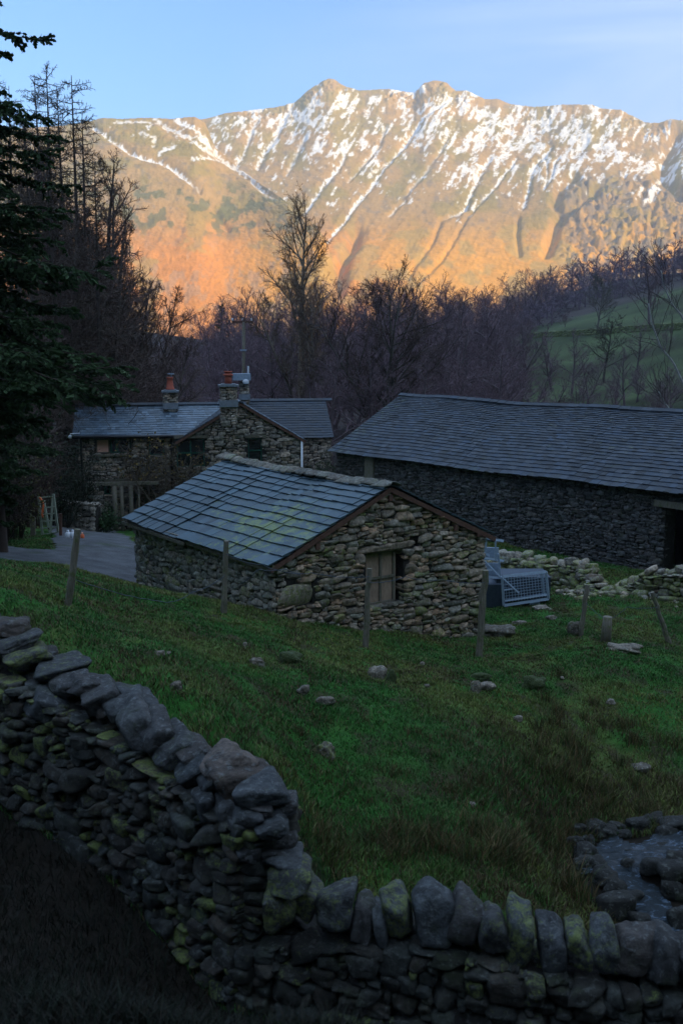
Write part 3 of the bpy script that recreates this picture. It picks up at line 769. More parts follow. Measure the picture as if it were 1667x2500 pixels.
ow = stone_wall('front_wall', lb, OL, UL, LL, lambda u: gz(*(OL+UL*u))-.1, lambda u: eaveL(u)-.08, MAT['dark_stone'], .22, 1, .5, [(du0, -5, du1, dz1)], .05, (.25, .5), N=NL, tfn=lt)
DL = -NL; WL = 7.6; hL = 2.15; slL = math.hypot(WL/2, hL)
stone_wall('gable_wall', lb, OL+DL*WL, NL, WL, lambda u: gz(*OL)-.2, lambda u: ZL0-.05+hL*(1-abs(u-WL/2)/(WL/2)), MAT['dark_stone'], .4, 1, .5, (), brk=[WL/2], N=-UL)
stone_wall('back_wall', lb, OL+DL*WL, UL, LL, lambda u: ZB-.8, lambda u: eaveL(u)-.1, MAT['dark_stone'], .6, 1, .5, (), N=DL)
SL1 = v3(DL*(WL/2)/slL, hL/slL); SL2 = v3(-DL*(WL/2)/slL, hL/slL)
def sagL(u, v): return slp*u-.14*math.sin(min(1, u/15)*math.pi*.5+.2)*(v/slL)-.03*math.sin(u*.9+.4*v)-.008*math.sin(u*2.3+v*1.3)-.06*math.sin(min(1, u/15.5)*math.pi)
r = Acc(); roof_slates(r, v3(OL-UL*.25, ZL0+.03)-SL1*.32, v3(UL, 0), SL1, LL+.3, slL+.30, lambda f: .25-.15*f, .26, .018, 1.1, sagL, .012, lambda u, v: .8 if u < .8 and rng.random() < .8 else rng.random()*.75, .03, bv=.24)
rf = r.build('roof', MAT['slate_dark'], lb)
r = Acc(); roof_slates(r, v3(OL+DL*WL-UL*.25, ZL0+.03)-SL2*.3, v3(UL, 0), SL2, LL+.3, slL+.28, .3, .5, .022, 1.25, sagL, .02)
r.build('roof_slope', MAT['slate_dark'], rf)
r = Acc(); u = -.3
while u < LL+.1:
    w_ = rng.uniform(.42, .5); k = sagL(u, slL); p = v3(OL+DL*WL/2+UL*(u+w_/2), ZL0+hL+.085+k)
    for SS in (SL1, SL2):
        n_ = np.cross(v3(UL, 0), SS); n_ *= np.sign(n_[2]); r.box(p-SS*.085, (w_/2-.004, .10, .018), v3(UL, 0), SS, (rng.uniform(.3, .8), rng.random(), .1), n_)
    u += w_
r.build('ridge_tiles', MAT['slate_dark'], rf)
a = Acc(); a.box(v3(OL+UL*(du0+du1)/2+NL*.02, dz1+.10), ((du1-du0)/2+.35, .12, .095), v3(UL, 0), v3(NL, 0)); a.build('door_lintel', MAT['grey_timber'], lb)
a = Acc(); a.box(v3(OL+UL*(du0+du1)/2-NL*1.6, ZB+1.2), (1.8, .05, 2.2), v3(UL, 0), v3(NL, 0)); a.build('doorway_dark', MAT['black'], lb)  # black sheet painted in for the unlit inside of the doorway
a = Acc(); a.box(v3(OL+UL*uo+NL*.05, eaveL(uo)-.62), (.28, .06, .5), v3(UL, 0), v3(NL, 0)); tag(a.build('boarded_opening', MAT['grey_timber'], lb), 'small boarded loft opening under the eaves')

# ------------------------------------------------------------------ farmhouse
HY = R(10); HU = np.array([math.cos(HY), math.sin(HY)]); HV = np.array([-math.sin(HY), math.cos(HY)]); HN = -HV
c0 = at(195, 1060, 44.); OH = c0[:2]; ZH = c0[2]
fh = empty('farmhouse', v3(OH, gz(*OH)), 'stone farmhouse with blue slate roofs, red chimney pots and green window frames', 'house')
def hp(px, py): return on_plane(px, py, OH, HU)
wu = hp(455, 1058)[0]; gW0 = hp(442, 1058)[0]
gz0 = lambda u: gz(*(OH+HU*u))-.3
ridge_z = ZH+1.12; mD = 4.6
wins = []   # (px0,py0,px1,py1,kind)
WN = [(235,1072,268,1107,'pink'),(270,1072,285,1107,'green'),(286,1072,320,1107,'dark'),(365,1072,402,1112,'green'),
      (255,1180,270,1208,'green'),(330,1180,380,1240,'green')]
def win_rect(q, f):
    (px0, py0, px1, py1, k) = q; u0, z1 = f(px0, (py0+py1)/2)[0], f((px0+px1)/2, py0)[1]; u1, z0 = f(px1, (py0+py1)/2)[0], f((px0+px1)/2, py1)[1]; return (u0, z0, u1, z1)
def window(parent, O, U, N, rect, frame, infill=None, name='window'):
    u0, z0, u1, z1 = rect; a = Acc(); fw = .05; n = -.12
    zc = (z0+z1)/2; uc = (u0+u1)/2
    for u_ in (u0+fw/2, u1-fw/2)+((uc,) if u1-u0 > .8 else ()): a.box(v3(O+U*u_+N*n, zc), (fw/2, .035, (z1-z0)/2-.001), v3(U, 0), v3(N, 0))
    for z_ in (z0+fw/2, z1-fw/2)+((zc,) if z1-z0 > .9 else ()): a.box(v3(O+U*uc+N*n, z_), ((u1-u0)/2-fw, .033, fw/2), v3(U, 0), v3(N, 0))
    fr = a.build(name, MAT[frame], parent)
    a = Acc(); a.box(v3(O+U*uc+N*(n-.01), zc), ((u1-u0)/2-fw*.6, .008, (z1-z0)/2-fw*.6), v3(U, 0), v3(N, 0)); a.build('pane', MAT['pink' if infill else 'glass'], fr)  # pink pane colour stands in for a sunlit reflection
    return fr
hm = [win_rect(q, hp) for q in WN]
# merge of the first three upper lights into one opening
open1 = (hm[0][0]-.05, hm[0][1], hm[2][2]+.05, hm[0][3])
holes = [open1, hm[3], hm[4], hm[5]]
stone_wall('main_wall', fh, OH, HU, wu, gz0, lambda u: ZH-.12, MAT['house_stone'], .27, 1, .45, holes, .03, (.28, .55), N=HN)
for q, rct in zip(WN, hm): window(fh, OH, HU, HN, rct, 'green_paint' if q[4] != 'pink' else 'grey_timber', q[4] == 'pink')
stone_wall('end_wall', fh, OH+HV*mD, -HV, mD, lambda u: gz0(0), lambda u: ZH-.1+1.12*(1-abs(u-mD/2)/(mD/2)), MAT['house_stone'], .35, 1, .45, (), brk=[mD/2], N=-HU)
a = Acc(); a.box(v3(OH+HV*mD+HU*wu/2, ZH-2.2), (wu/2, .2, 2.4), v3(HU, 0)); a.build('back_wall', MAT['stain_render'], fh)
# sills and lintels
l0, lz = hp(240, 1174); l1 = hp(382, 1174)[0]
a = Acc(); a.box(v3(OH+HU*(l0+l1)/2+HN*.05, lz), ((l1-l0)/2, .08, .085), v3(HU, 0)); a.build('lintel', MAT['grey_timber'], fh)
s0 = hp(226, 1112); s1 = hp(322, 1112)[0]; a = Acc(); a.box(v3(OH+HU*(s0[0]+s1)/2+HN*.05, s0[1]), ((s1-s0[0])/2, .09, .04), v3(HU, 0)); a.build('sill', MAT['grey_timber'], fh); a = Acc()
s0 = hp(226, 1067); s1 = hp(430, 1067)[0]; a.box(v3(OH+HU*(s0[0]+s1)/2+HN*.03, s0[1]-.02), ((s1-s0[0])/2, .06, .06), v3(HU, 0))
a.build('lintel', MAT['grey_timber'], fh)
# main roof
slM = math.hypot(mD/2, 1.12); SM = v3(HV*(mD/2)/slM, 1.12/slM); SMb = v3(-HV*(mD/2)/slM, 1.12/slM)
xr = hp(560, 1000)[0]+.6
r = Acc(); roof_slates(r, v3(OH-HU*.3, ZH-.02)-SM*.22, v3(HU, 0), SM, xr+.3, slM+.2, .20, .26, .012, 1.1, lambda u, v: -.02*math.sin(u*.8), .006, lambda u, v: .1, bv=.16)
mr = r.build('roof', MAT['slate_house'], fh)
r = Acc(); roof_slates(r, v3(OH+HV*mD-HU*.3, ZH-.02)-SMb*.2, v3(HU, 0), SMb, xr+.3, slM+.18, .3, .5, .014, 1.1)
r.build('roof_slope', MAT['slate_house'], mr)
def ridge_line(par, O, U, z, L, SA, SB, m='slate_dark'):
    r = Acc(); u = 0
    while u < L:
        w_ = .45; p = v3(O+U*(u+w_/2), z)
        for SS in (SA, SB):
            n_ = np.cross(v3(U, 0), SS); n_ *= np.sign(n_[2]); r.box(p-SS*.09, (w_/2-.005, .10, .02), v3(U, 0), SS, (rng.uniform(.3, .7), rng.random(), .2), n_)
        u += w_
    return r.build('ridge_tiles', MAT[m], par)
ridge_line(mr, OH+HV*mD/2-HU*.3, HU, ridge_z+.07, xr+.2, SM, SMb)
# gable wing, front slightly proud
GO = OH+HN*.35; gp = lambda px, py: on_plane(px, py, GO, HU)
g0 = gp(438, 1060)[0]; g1, gze = gp(733, 1068); gaz = gp(590, 982)[1]; gW = g1-g0
def gtop(u): return gze+(gaz-gze)*(1-abs(u-gW/2)/(gW/2))
GO2 = GO+HU*g0; gp2 = lambda px, py: on_plane(px, py, GO2, HU)
GW_ = [(432,1072,500,1140,'green'),(606,1070,640,1130,'green')]
gw = [win_rect(q, gp2) for q in GW_]
stone_wall('gable_wall', fh, GO2, HU, gW, lambda u: gz(*(GO2+HU*u))-.3, lambda u: gtop(u)-.08, MAT['house_stone'], .27, 1, .45, gw, .03, (.25, .5), N=HN, brk=[gW/2])
for q, rct in zip(GW_, gw): window(fh, GO2, HU, HN, rct, 'green_paint')
for q in ((425, 508, 1067), (600, 650, 1065)):
    a = Acc(); s0 = gp2(q[0], q[2]); s1 = gp2(q[1], q[2])[0]; a.box(v3(GO2+HU*(s0[0]+s1)/2+HN*.02, s0[1]), ((s1-s0[0])/2, .05, .06), v3(HU, 0)); a.build('lintel', MAT['grey_timber'], fh)
gD = 7.0
stone_wall('wing_side_wall', fh, GO2+HU*gW, HV, gD, lambda u: gz(*(GO2+HU*gW))-.4, lambda u: gze-.1, MAT['house_stone'], .35, 1, .45, (), N=HU)
gsl = math.hypot(gW/2, gaz-gze); SG1 = v3(HU*(gW/2)/gsl, (gaz-gze)/gsl); SG2 = v3(-HU*(gW/2)/gsl, (gaz-gze)/gsl)
r = Acc(); roof_slates(r, v3(GO2+HN*.15, gze)-SG1*.2, v3(HV, 0), SG1, gD+.15, gsl+.18, .22, .28, .014, 1.1)
wr = r.build('wing_roof', MAT['slate_dark'], fh)
r = Acc(); roof_slates(r, v3(GO2+HU*gW+HN*.15, gze)-SG2*.25, v3(HV, 0), SG2, gD+.15, gsl+.23, .22, .28, .014, 1.1)
r.build('wing_roof_slope', MAT['slate_house'], wr)
ridge_line(wr, GO2+HU*gW/2+HN*.2, HV, gaz+.06, gD+.2, SG1, SG2, 'slate_house')
a = Acc()
for SS, ub, ex in ((SG1, 0, .2), (SG2, gW, .25)):
    p0 = v3(GO2+HU*ub+HN*.13, gze-.07)-SS*ex; p1 = v3(GO2+HU*gW/2+HN*.13, gaz-.07); a.beam(p0, p1, .035, .11, np.cross(SS, v3(HN, 0)))
a.build('barge_board', MAT['red_timber'], fh)
# rear block to the right
RB0 = at(640, 1062, 48.5); RB1 = at(801, 1060, 49.7); RO = RB0[:2]-HU*1.2; rW = float(np.dot(RB1[:2]-RO, HU)); rz = RB1[2]; rD = 5.0
rp = lambda px, py: on_plane(px, py, RO+HU*0+HV*rD/2, HU)
rrz = on_plane(765, 976, RO+HV*rD/2, HU)[1]
stone_wall('rear_wall', fh, RO, HU, rW, lambda u: gz(*(RO+HU*u))-.4, lambda u: rz-.1, MAT['house_stone'], .3, 1, .45, (), N=HN)
stone_wall('rear_end_wall', fh, RO+HU*rW, HV, rD, lambda u: gz(*(RO+HU*rW))-.4, lambda u: rz-.1+(rrz-rz)*(1-abs(u-rD/2)/(rD/2)), MAT['house_stone'], .35, 1, .45, (), N=HU, brk=[rD/2])
rs = math.hypot(rD/2, rrz-rz); SR = v3(HV*(rD/2)/rs, (rrz-rz)/rs); SRb = v3(-HV*(rD/2)/rs, (rrz-rz)/rs)
r = Acc(); roof_slates(r, v3(RO, rz)-SR*.2, v3(HU, 0), SR, rW+.15, rs+.18, .2, .28, .014, 1.1)
rr_ = r.build('rear_roof', MAT['slate_dark'], fh)
r = Acc(); roof_slates(r, v3(RO+HV*rD, rz)-SRb*.2, v3(HU, 0), SRb, rW+.15, rs+.18, .3, .5, .014, 1.1); r.build('rear_roof_slope', MAT['slate_dark'], rr_)
ridge_line(rr_, RO+HV*rD/2, HU, rrz+.06, rW+.1, SR, SRb)
# chimneys
def chimney(px0, px1, pyt, pyb, Y, pot, rot=0, name='chimney', mat='house_stone', cap=True, depthf=.8):
    a0 = at(px0, pyt, Y); a1 = at(px1, pyt, Y); zb_ = at(px0, pyb, Y)[2]-.9; w_ = a1[0]-a0[0]; c = (a0+a1)/2; zt_ = c[2]
    ch = Acc(); base = c.copy(); d_ = w_*depthf; ch.box([c[0], c[1]+d_/2, (zt_+zb_)/2], (w_/2-.04, d_/2-.04, (zt_-zb_)/2), v3(HU, 0), None, (0, .5, 0))
    P = c+v3(HN, 0)*0
    for O_, U_, N_, L_ in ((np.array([c[0], c[1]+d_/2])-HU*w_/2-HV*d_/2, HU, HN, w_), (np.array([c[0], c[1]+d_/2])+HU*w_/2-HV*d_/2, HV, HU, d_), (np.array([c[0], c[1]+d_/2])-HU*w_/2+HV*d_/2, -HV, -HU, d_)):
        for (u, z, w2, h2) in pack(L_, lambda u: zb_, lambda u: zt_-.02, .24, (), (.3, .5)):
            put_stone(ch, v3(O_+U_*u-N_*.06, z), (w2*.52, .10, h2*.53), U_, N_, 1, rtint(.4, .1), .03)
    o = ch.build(name, MAT[mat], fh)
    cc = v3(np.array([c[0], c[1]+d_/2]), zt_)
    if cap:
        a = Acc(); a.box(cc+[0, 0, .04], (w_/2+.09, d_/2+.09, .04), v3(HU, 0)); a.box(cc+[0, 0, .10], (w_/2-.02, d_/2-.02, .02), v3(HU, 0)); a.build('chimney_cap', MAT['leadgrey'], o)
    a = Acc(); a.box([cc[0], cc[1], at(px0, pyb, Y)[2]-.02], (w_/2+.05, d_/2+.1, .14), v3(HU, 0)); a.build('flashing', MAT['leadgrey'], o)
    if pot:
        z = cc[2]+.1
        if pot == 'tall': prof = [(0, .20), (.06, .20), (.10, .17), (.38, .13), (.50, .125), (.53, .15), (.58, .15), (.58, .09)]
        else: prof = [(0, .15), (.28, .14), (.33, .14), (.35, .21), (.41, .21), (.44, .13), (.48, .13), (.50, .19), (.54, .18), (.54, .07)]
        pt = Acc(); pts = [[cc[0], cc[1], z+h] for h, _ in prof]; rad = [q[1] for q in prof]
        pt.tube(pts, rad, 14); po = pt.build('chimney_pot', MAT['terracotta'], o)
        if pot == 'tall':
            q = Acc(); q.tube([[cc[0]+.05, cc[1], z+.56], [cc[0]+.05, cc[1], z+.70]], .05, 8); q.box([cc[0]+.05, cc[1], z+.72], (.13, .13, .02)); q.build('cowl', MAT['galv'], po)
    return o
chimney(398, 430, 958, 990, 46.3, 'tall')
chimney(537, 575, 944, 984, 43.2, 'pot')
o = chimney(585, 606, 932, 968, 50.2, None, mat='house_stone', cap=False)
# small rendered stack with a pale tank and dish
a = Acc(); c = at(590, 920, 50.2); a.box(c, (.42, .3, .16), v3(HU, 0)); a.build('roof_tank', MAT['galv'], o)
a = Acc(); c = at(600, 932, 49.9); D, Fc = ICO[3]; a.add(c+D*np.array([.15, .05, .12]), Fc, smooth=True); a.beam(c+[.1, .1, -.1], c+[.12, .12, .75], .06, .06); a.build('dish', MAT['white'], o)
# gutters and pipes
a = Acc(); a.tube([v3(OH-HU*.3+HN*.30, ZH-.10), v3(OH+HU*(wu-.1)+HN*.30, ZH-.13)], .075, 8)
for u_ in (.05, hp(418, 1060)[0]): a.tube([v3(OH+HU*u_+HN*.26, ZH-.12), v3(OH+HU*u_+HN*.10, ZH-.35), v3(OH+HU*u_+HN*.10, gz0(u_))], .05, 8)
a.build('gutter', MAT['black'], fh)
a = Acc(); a.tube([v3(GO2+HU*(gW+.05)+HN*.1, gze-.1), v3(GO2+HU*(gW+.05)+HN*.1, gze-3.6)], .045, 8); a.build('drainpipe', MAT['white'], fh)
# porch posts in front of the long lintel
for px, w_ in ((283, .26), (300, .2), (322, .24), (341, .12)):
    u_ = hp(px, 1220)[0]; p = OH+HU*u_+HN*.75; zg = gz(*p)-.1; pts = [v3(p, zg+t*(lz-.12-zg)) for t in np.linspace(0, 1, 3)]; a = Acc(); a.tube(pts, w_*.42, 8); a.build('porch_post', MAT['grey_timber'], fh)
a = Acc(); a.beam(v3(OH+HU*(l0-.1)+HN*.75, lz-.04), v3(OH+HU*(l1+.1)+HN*.75, lz-.04), .16, .14); a.build('porch_beam', MAT['grey_timber'], fh)
# ------------------------------------------------------------------ dry-stone walls in the foreground
class Path:
    def __init__(s, P):
        s.P = np.array(P, float); d = np.linalg.norm(np.diff(s.P[:, :2], axis=0), axis=1); s.c = np.concatenate([[0], np.cumsum(d)]); s.L = s.c[-1]
    def at(s, u):
        u = min(max(u, 0), s.L-1e-6); i = int(np.searchsorted(s.c, u, 'right')-1); t = (u-s.c[i])/(s.c[i+1]-s.c[i])
        p = s.P[i]*(1-t)+s.P[i+1]*t
        lo = np.array([np.interp(u-.25, s.c, s.P[:, k]) for k in (0, 1)]); hi = np.array([np.interp(u+.25, s.c, s.P[:, k]) for k in (0, 1)]); d = hi-lo; d /= np.linalg.norm(d)
        n = np.array([d[1], -d[0]]); n = n if n@(-p[:2]) > 0 else -n
        return p, d, n
def curved_wall(name, parent, path, zb, zt, mat, size, level, thick, cam_side=True, aspect=(.4, .8), warm=.3, lich=.4, tfn=None, batter=.10, endcap=False):
    acc = Acc(); K = max(4, int(path.L/.35)); us = np.linspace(0, path.L, K)
    rows = []
    for u in us:
        p, d, n = path.at(u); b = zb(u)-.5; t = zt(u)-.05; q = p[:2]
        rows.append([v3(q+n*(thick/2-.06+batter), b), v3(q+n*(thick/2-.06), t), v3(q-n*(thick/2-.06), t), v3(q-n*(thick/2-.06+batter), b)])
    V = np.array(rows).reshape(-1, 3); i = np.arange(K-1)[:, None]*4; j = np.arange(4)[None]; j2 = (j+1) % 4
    acc.add(V, [np.stack([i+j, i+4+j, i+4+j2, i+j2], -1).reshape(-1, 4), np.array([[0, 1, 2, 3], [4*K-1, 4*K-2, 4*K-3, 4*K-4]])], (0, .5, 0))
    for side in ((1,) if cam_side == 'one' else (1, -1)):
        for (u, z, w, h) in pack(path.L, zb, zt, size if side == 1 else size*1.25, (), aspect):
            p, d, n = path.at(u); f = (z-zb(u))/max(.3, zt(u)-zb(u)); off = thick/2+batter*(1-f); dd = min(max(w, h)*.55, size*.75)+.03
            pr = rng.normal(.03, .03); c = v3(p[:2]+n*side*(off+pr-dd*.75), z)
            t = tfn(u, z, w, h) if tfn else rtint(warm, lich)
            put_stone(acc, c, (w*.54, dd, h*.56), d, n*side, level if w > size*.5 else max(1, level-1), t, .13)
    if endcap:
        p, dd_, n = path.at(path.L); q0 = p[:2]+n*thick/2
        for (u, z, w, h) in pack(thick, lambda u: zb(path.L), lambda u: zt(path.L), size, (), aspect): put_stone(acc, v3(q0-n*u-dd_*.05, z), (w*.55, .16, h*.57), n, dd_, level, tfn(0, z, w, h) if tfn else rtint(warm, lich), .1)
    return acc.build(name, mat, parent)
# left wall: read off along its top
PWL = [at(-420,1400,12.9), at(-150,1500,11.8), at(0,1600,11.1), at(160,1670,10.4), at(330,1770,9.75), at(480,1870,9.0), at(580,1935,8.5), at(655,1975,8.2)]
pl = Path(PWL)
wl = empty('dry_stone_wall', v3(pl.at(pl.L/2)[0][:2], gz(*pl.at(pl.L/2)[0][:2])), 'tall dark dry stone wall of rounded boulders descending from the left edge in the foreground', 'stone wall', 'dry stone walls')
def camfoot(path, off):
    us = np.linspace(0, path.L, 40); z = [gz(*(path.at(u)[0][:2]+path.at(u)[2]*off)) for u in us]
    return lambda u: float(np.interp(u, us, z))
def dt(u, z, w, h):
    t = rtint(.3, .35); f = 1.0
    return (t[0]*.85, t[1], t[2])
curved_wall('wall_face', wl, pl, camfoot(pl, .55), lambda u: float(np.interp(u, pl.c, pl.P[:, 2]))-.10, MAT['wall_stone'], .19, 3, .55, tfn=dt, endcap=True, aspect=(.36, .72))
def cope(parent, px, py, wpx, hpx, Y, tint, tilt=0, dep=.30, seed=None, boxy=15.0, label=None, yaw=0., name='coping_stone', mat='wall_stone', level=3):
    mat = 'cope_stone_skylit' if mat == 'wall_stone' else mat; c = at(px, py, Y); w_ = wpx/F*Y/2*.93; h_ = hpx/F*Y/2*.95; tint = (float(np.clip(tint[0]+rng.normal(0, .10), .1, 1)), tint[1], tint[2])
    sd = seed or int(px*3+py); V, Fc = stone_shape(4, sd, boxy, .03)
    V = V*np.array([w_, dep, h_]); ca, sa = math.cos(tilt), math.sin(tilt)
    V = np.stack([V[:, 0]*ca+V[:, 2]*sa, V[:, 1], -V[:, 0]*sa+V[:, 2]*ca], 1)
    cb, sb = math.cos(yaw), math.sin(yaw); V = np.stack([V[:, 0]*cb-V[:, 1]*sb, V[:, 0]*sb+V[:, 1]*cb, V[:, 2]], 1)
    a = Acc(); a.add(V+c, Fc, tint, True); o = a.build(name, MAT[mat], parent)
    if label: o['label'] = label
    return o
T = .0
for (px, py, w_, h_, Y, t, tilt, lab) in [
 (-60,1520,130,60,11.5,(.4,.5,.3),.0,None),(25,1532,105,52,11.4,(.42,.75,.2),.0,None),(28,1572,120,34,11.1,(.5,.2,.5),-.15,None),(62,1600,120,38,10.95,(.45,.3,.95),-.12,None),
 (110,1612,70,60,11.1,(.3,.5,.3),.0,None),(150,1632,140,42,10.8,(.5,.1,.55),-.1,None),(172,1668,120,50,10.5,(.5,.3,.3),-.25,None),(96,1690,70,60,10.6,(.4,.2,.3),0,None),
 (120,1725,110,75,10.3,(.42,.05,.1),.35,None),(215,1672,110,46,10.35,(.5,.35,.2),.1,None),(250,1700,105,66,10.15,(.55,.25,.35),-.35,None),(195,1755,80,40,10.1,(.4,.2,.2),.1,None),
 (262,1732,70,42,10.0,(.85,.6,.2),-.55,'pale pinkish wedge shaped coping stone'),(305,1722,120,52,9.95,(.5,.1,.3),-.2,None),(335,1712,90,40,10.0,(.55,.1,.3),-.05,None),
 (345,1778,105,108,9.55,(.62,.2,.1),-.55,'large rounded blue grey boulder on the wall top'),(388,1795,85,100,9.4,(.45,.25,.1),-.5,None),(425,1820,110,66,9.25,(.58,.15,.5),-.5,None),
 (470,1832,90,60,9.1,(.5,.5,.2),-.35,None),(482,1866,105,70,8.95,(.5,.0,.1),-.55,None),(545,1862,120,66,8.75,(1.0,.75,.05),-.55,'pale pink granite boulder on the wall top'),
 (520,1895,95,60,8.75,(.5,.1,.1),-.6,None),(588,1898,150,80,8.6,(.48,.8,.1),-.2,'big brown mossy boulder on the wall top'),(642,1922,120,56,8.35,(.55,.05,.1),.03,'smooth dark blue grey stone at the wall head'),
 (625,1955,95,28,8.3,(.5,.35,.3),.02,None),(690,1962,80,44,8.35,(.42,.3,.1),-.15,None),(606,1985,80,62,8.2,(.5,.15,.2),.25,None),(662,2004,96,46,8.15,(.62,.05,.1),-.03,'pale blunt block at the end of the wall'),
 (545,1975,52,66,8.35,(.5,.2,.2),.1,None),(500,1955,60,60,8.5,(.5,.1,.1),-.3,None),(575,2015,60,60,8.2,(.42,.2,.2),.2,None),(640,2040,80,34,8.2,(.4,.2,.2),.1,None),(690,2040,70,50,8.3,(.4,.3,.2),.0,None),
 (610,2072,70,52,8.1,(.38,.2,.2),.05,None),(665,2075,60,40,8.2,(.35,.2,.3),.05,None)]:
    cope(wl, px, py, w_, h_, Y, t, tilt, .27 if w_ > 80 else .2, label=lab, yaw=.35 if px < 600 else .1)
# right wall with upright cope stones
PWR = [at(600,2270,8.25), at(760,2262,8.1), at(1000,2270,7.9), at(1250,2325,7.7), at(1500,2375,7.5), at(1700,2395,7.4), at(2000,2440,7.3)]
pr = Path(PWR)
wr_ = empty('dry_stone_wall', v3(pr.at(pr.L/2)[0][:2], gz(*pr.at(pr.L/2)[0][:2])), 'dry stone wall topped with upright lichened boulders along the bottom right of the foreground', 'stone wall', 'dry stone walls')
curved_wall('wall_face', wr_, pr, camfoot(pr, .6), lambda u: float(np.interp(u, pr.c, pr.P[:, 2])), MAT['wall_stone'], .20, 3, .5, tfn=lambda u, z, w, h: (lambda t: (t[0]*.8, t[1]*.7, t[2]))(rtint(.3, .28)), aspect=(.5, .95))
for (px, py, w_, h_, Y, t, tilt, lab) in [
 (695,2090,112,34,8.1,(1.0,.1,.2),-.08,'white crusted flat stone at the wall corner'),(705,2130,125,64,8.0,(.65,.2,.75),-.25,'slanting stone with yellow lichen edge at the wall corner'),
 (690,2205,84,125,8.0,(.5,.25,1.),.1,'tall boulder covered in yellow green lichen'),(752,2188,82,86,8.1,(.55,.2,1.1),.5,'wedge boulder covered in yellow green lichen'),
 (822,2215,104,118,7.95,(.6,.1,.6),.05,None),(886,2232,66,110,7.95,(.42,.3,.3),.03,None),(930,2250,38,100,7.9,(.8,.1,.4),-.25,'narrow pale sliver of stone'),(965,2218,82,125,7.9,(.6,.1,1.),-.12,'leaning boulder with yellow lichen face'),
 (1055,2222,112,150,7.85,(.78,.05,.3),.06,'largest egg shaped pale grey boulder of the wall top'),(1135,2240,104,130,7.8,(.6,.35,.45),.25,None),(1203,2262,80,120,7.75,(.5,.2,.6),-.4,None),
 (1268,2278,86,140,7.7,(.6,.05,.85),.1,'pointed boulder flecked with green lichen'),(1345,2296,78,118,7.65,(.42,.1,.45),-.05,None),(1405,2298,66,104,7.6,(.42,.2,.85),-.1,None),
 (1478,2300,78,140,7.55,(.48,.1,.65),-.3,None),(1540,2312,110,120,7.5,(.45,.5,.3),.2,None),(1612,2325,90,130,7.45,(.42,.2,.3),.1,None),(1690,2345,100,130,7.4,(.4,.2,.3),-.1,None),(1780,2365,100,130,7.4,(.4,.2,.3),.1,None)]:
    cope(wr_, px, py, w_, h_, Y, t, tilt, .22, label=lab, boxy=10., yaw=-.1)

# ------------------------------------------------------------------ field walls by the long barn
def field_wall(pts, Yt, size, label, tumble, seed):
    p = [at(px, py, Y) for (px, py), Y in zip(pts, Yt)]; q = Path(p)
    o = empty('field_wall', v3(q.at(q.L/2)[0][:2], gz(*q.at(q.L/2)[0][:2])), label, 'stone wall', 'dry stone walls')
    foot = camfoot(q, .3); mean = lambda u: float(np.interp(u, q.c, q.P[:, 2]))
    tf = lambda u, z, w, h: (lambda t: (min(1., t[0]*1.0), t[1]*.6, t[2]+.35))(rtint(.3, .5))
    curved_wall('wall_face', o, q, lambda u: foot(u)-.1, mean, MAT['barn_stone'], size, 2, .5, tfn=tf, aspect=(.4, .8))
    a = Acc(); u = 0
    while u < q.L:
        pp, d, n = q.at(u); s = size*rng.uniform(.6, 1.15); put_stone(a, v3(pp[:2]+n*rng.normal(0, .08), mean(u)+s*.2+rng.normal(0, .03)), (s*.6, .2, s*rng.uniform(.35, .7)), d, n, 2, (rng.uniform(.35, .85), rng.random()*.4, rng.uniform(.3, .9)), .25); u += s*rng.uniform(.8, 1.2)
    a.build('wall_top', MAT['barn_stone'], o)
    a = Acc()
    for k in range(tumble):
        u = rng.uniform(0, q.L); pp, d, n = q.at(u); f = rng.uniform(.35, 1.1); pos = pp[:2]+n*f; s = size*rng.uniform(.4, 1.1)
        put_stone(a, v3(pos, gz(*pos)+s*.10), (s*.42, s*.38, s*.32), d, n, 2, (rng.uniform(.35, .9), rng.random()*.5, rng.uniform(.3, .9)), .4)
    if tumble: tag(a.build('fallen_stones', MAT['barn_stone'], o), kind='stuff')
    return o
field_wall([(1190,1352), (1260,1358), (1330,1376), (1410,1380), (1450,1392)], [30.5, 30, 29.3, 28.6, 28.2], .22, 'pale topped low dry stone wall running behind the metal trailer', 14, 1)
field_wall([(1440,1400), (1470,1440), (1500,1470)], [28.2, 27.5, 27.0], .22, 'collapsed dark stretch of dry stone wall between two standing lengths', 30, 2)
field_wall([(1470,1455), (1530,1432), (1590,1400), (1670,1398), (1800,1410)], [28.6, 27.8, 27.2, 26.8, 26.0], .22, 'mossy tumbled dry stone wall in front of the barn doorway at the right edge', 26, 3)
# wall crossing the far pasture
pw = [hit(px, py, 60, 400) for px, py in ((1285,826), (1350,822), (1430,818), (1520,812), (1600,806), (1680,803), (1780,800))]
for p in pw: p[2] = gz(p[0], p[1])+.75
q = Path(pw); o = empty('field_wall', v3(q.at(q.L/2)[0][:2], gz(*q.at(q.L/2)[0][:2])), 'faint distant stone wall crossing the green pasture on the right hill', 'stone wall', 'dry stone walls')
ft = camfoot(q, .3); curved_wall('wall_face', o, q, lambda u: ft(u)-.1, lambda u: float(np.interp(u, q.c, q.P[:, 2])), MAT['wall_stone'], .5, 1, .6, cam_side='one', tfn=lambda *k: (.9, .3, .9))
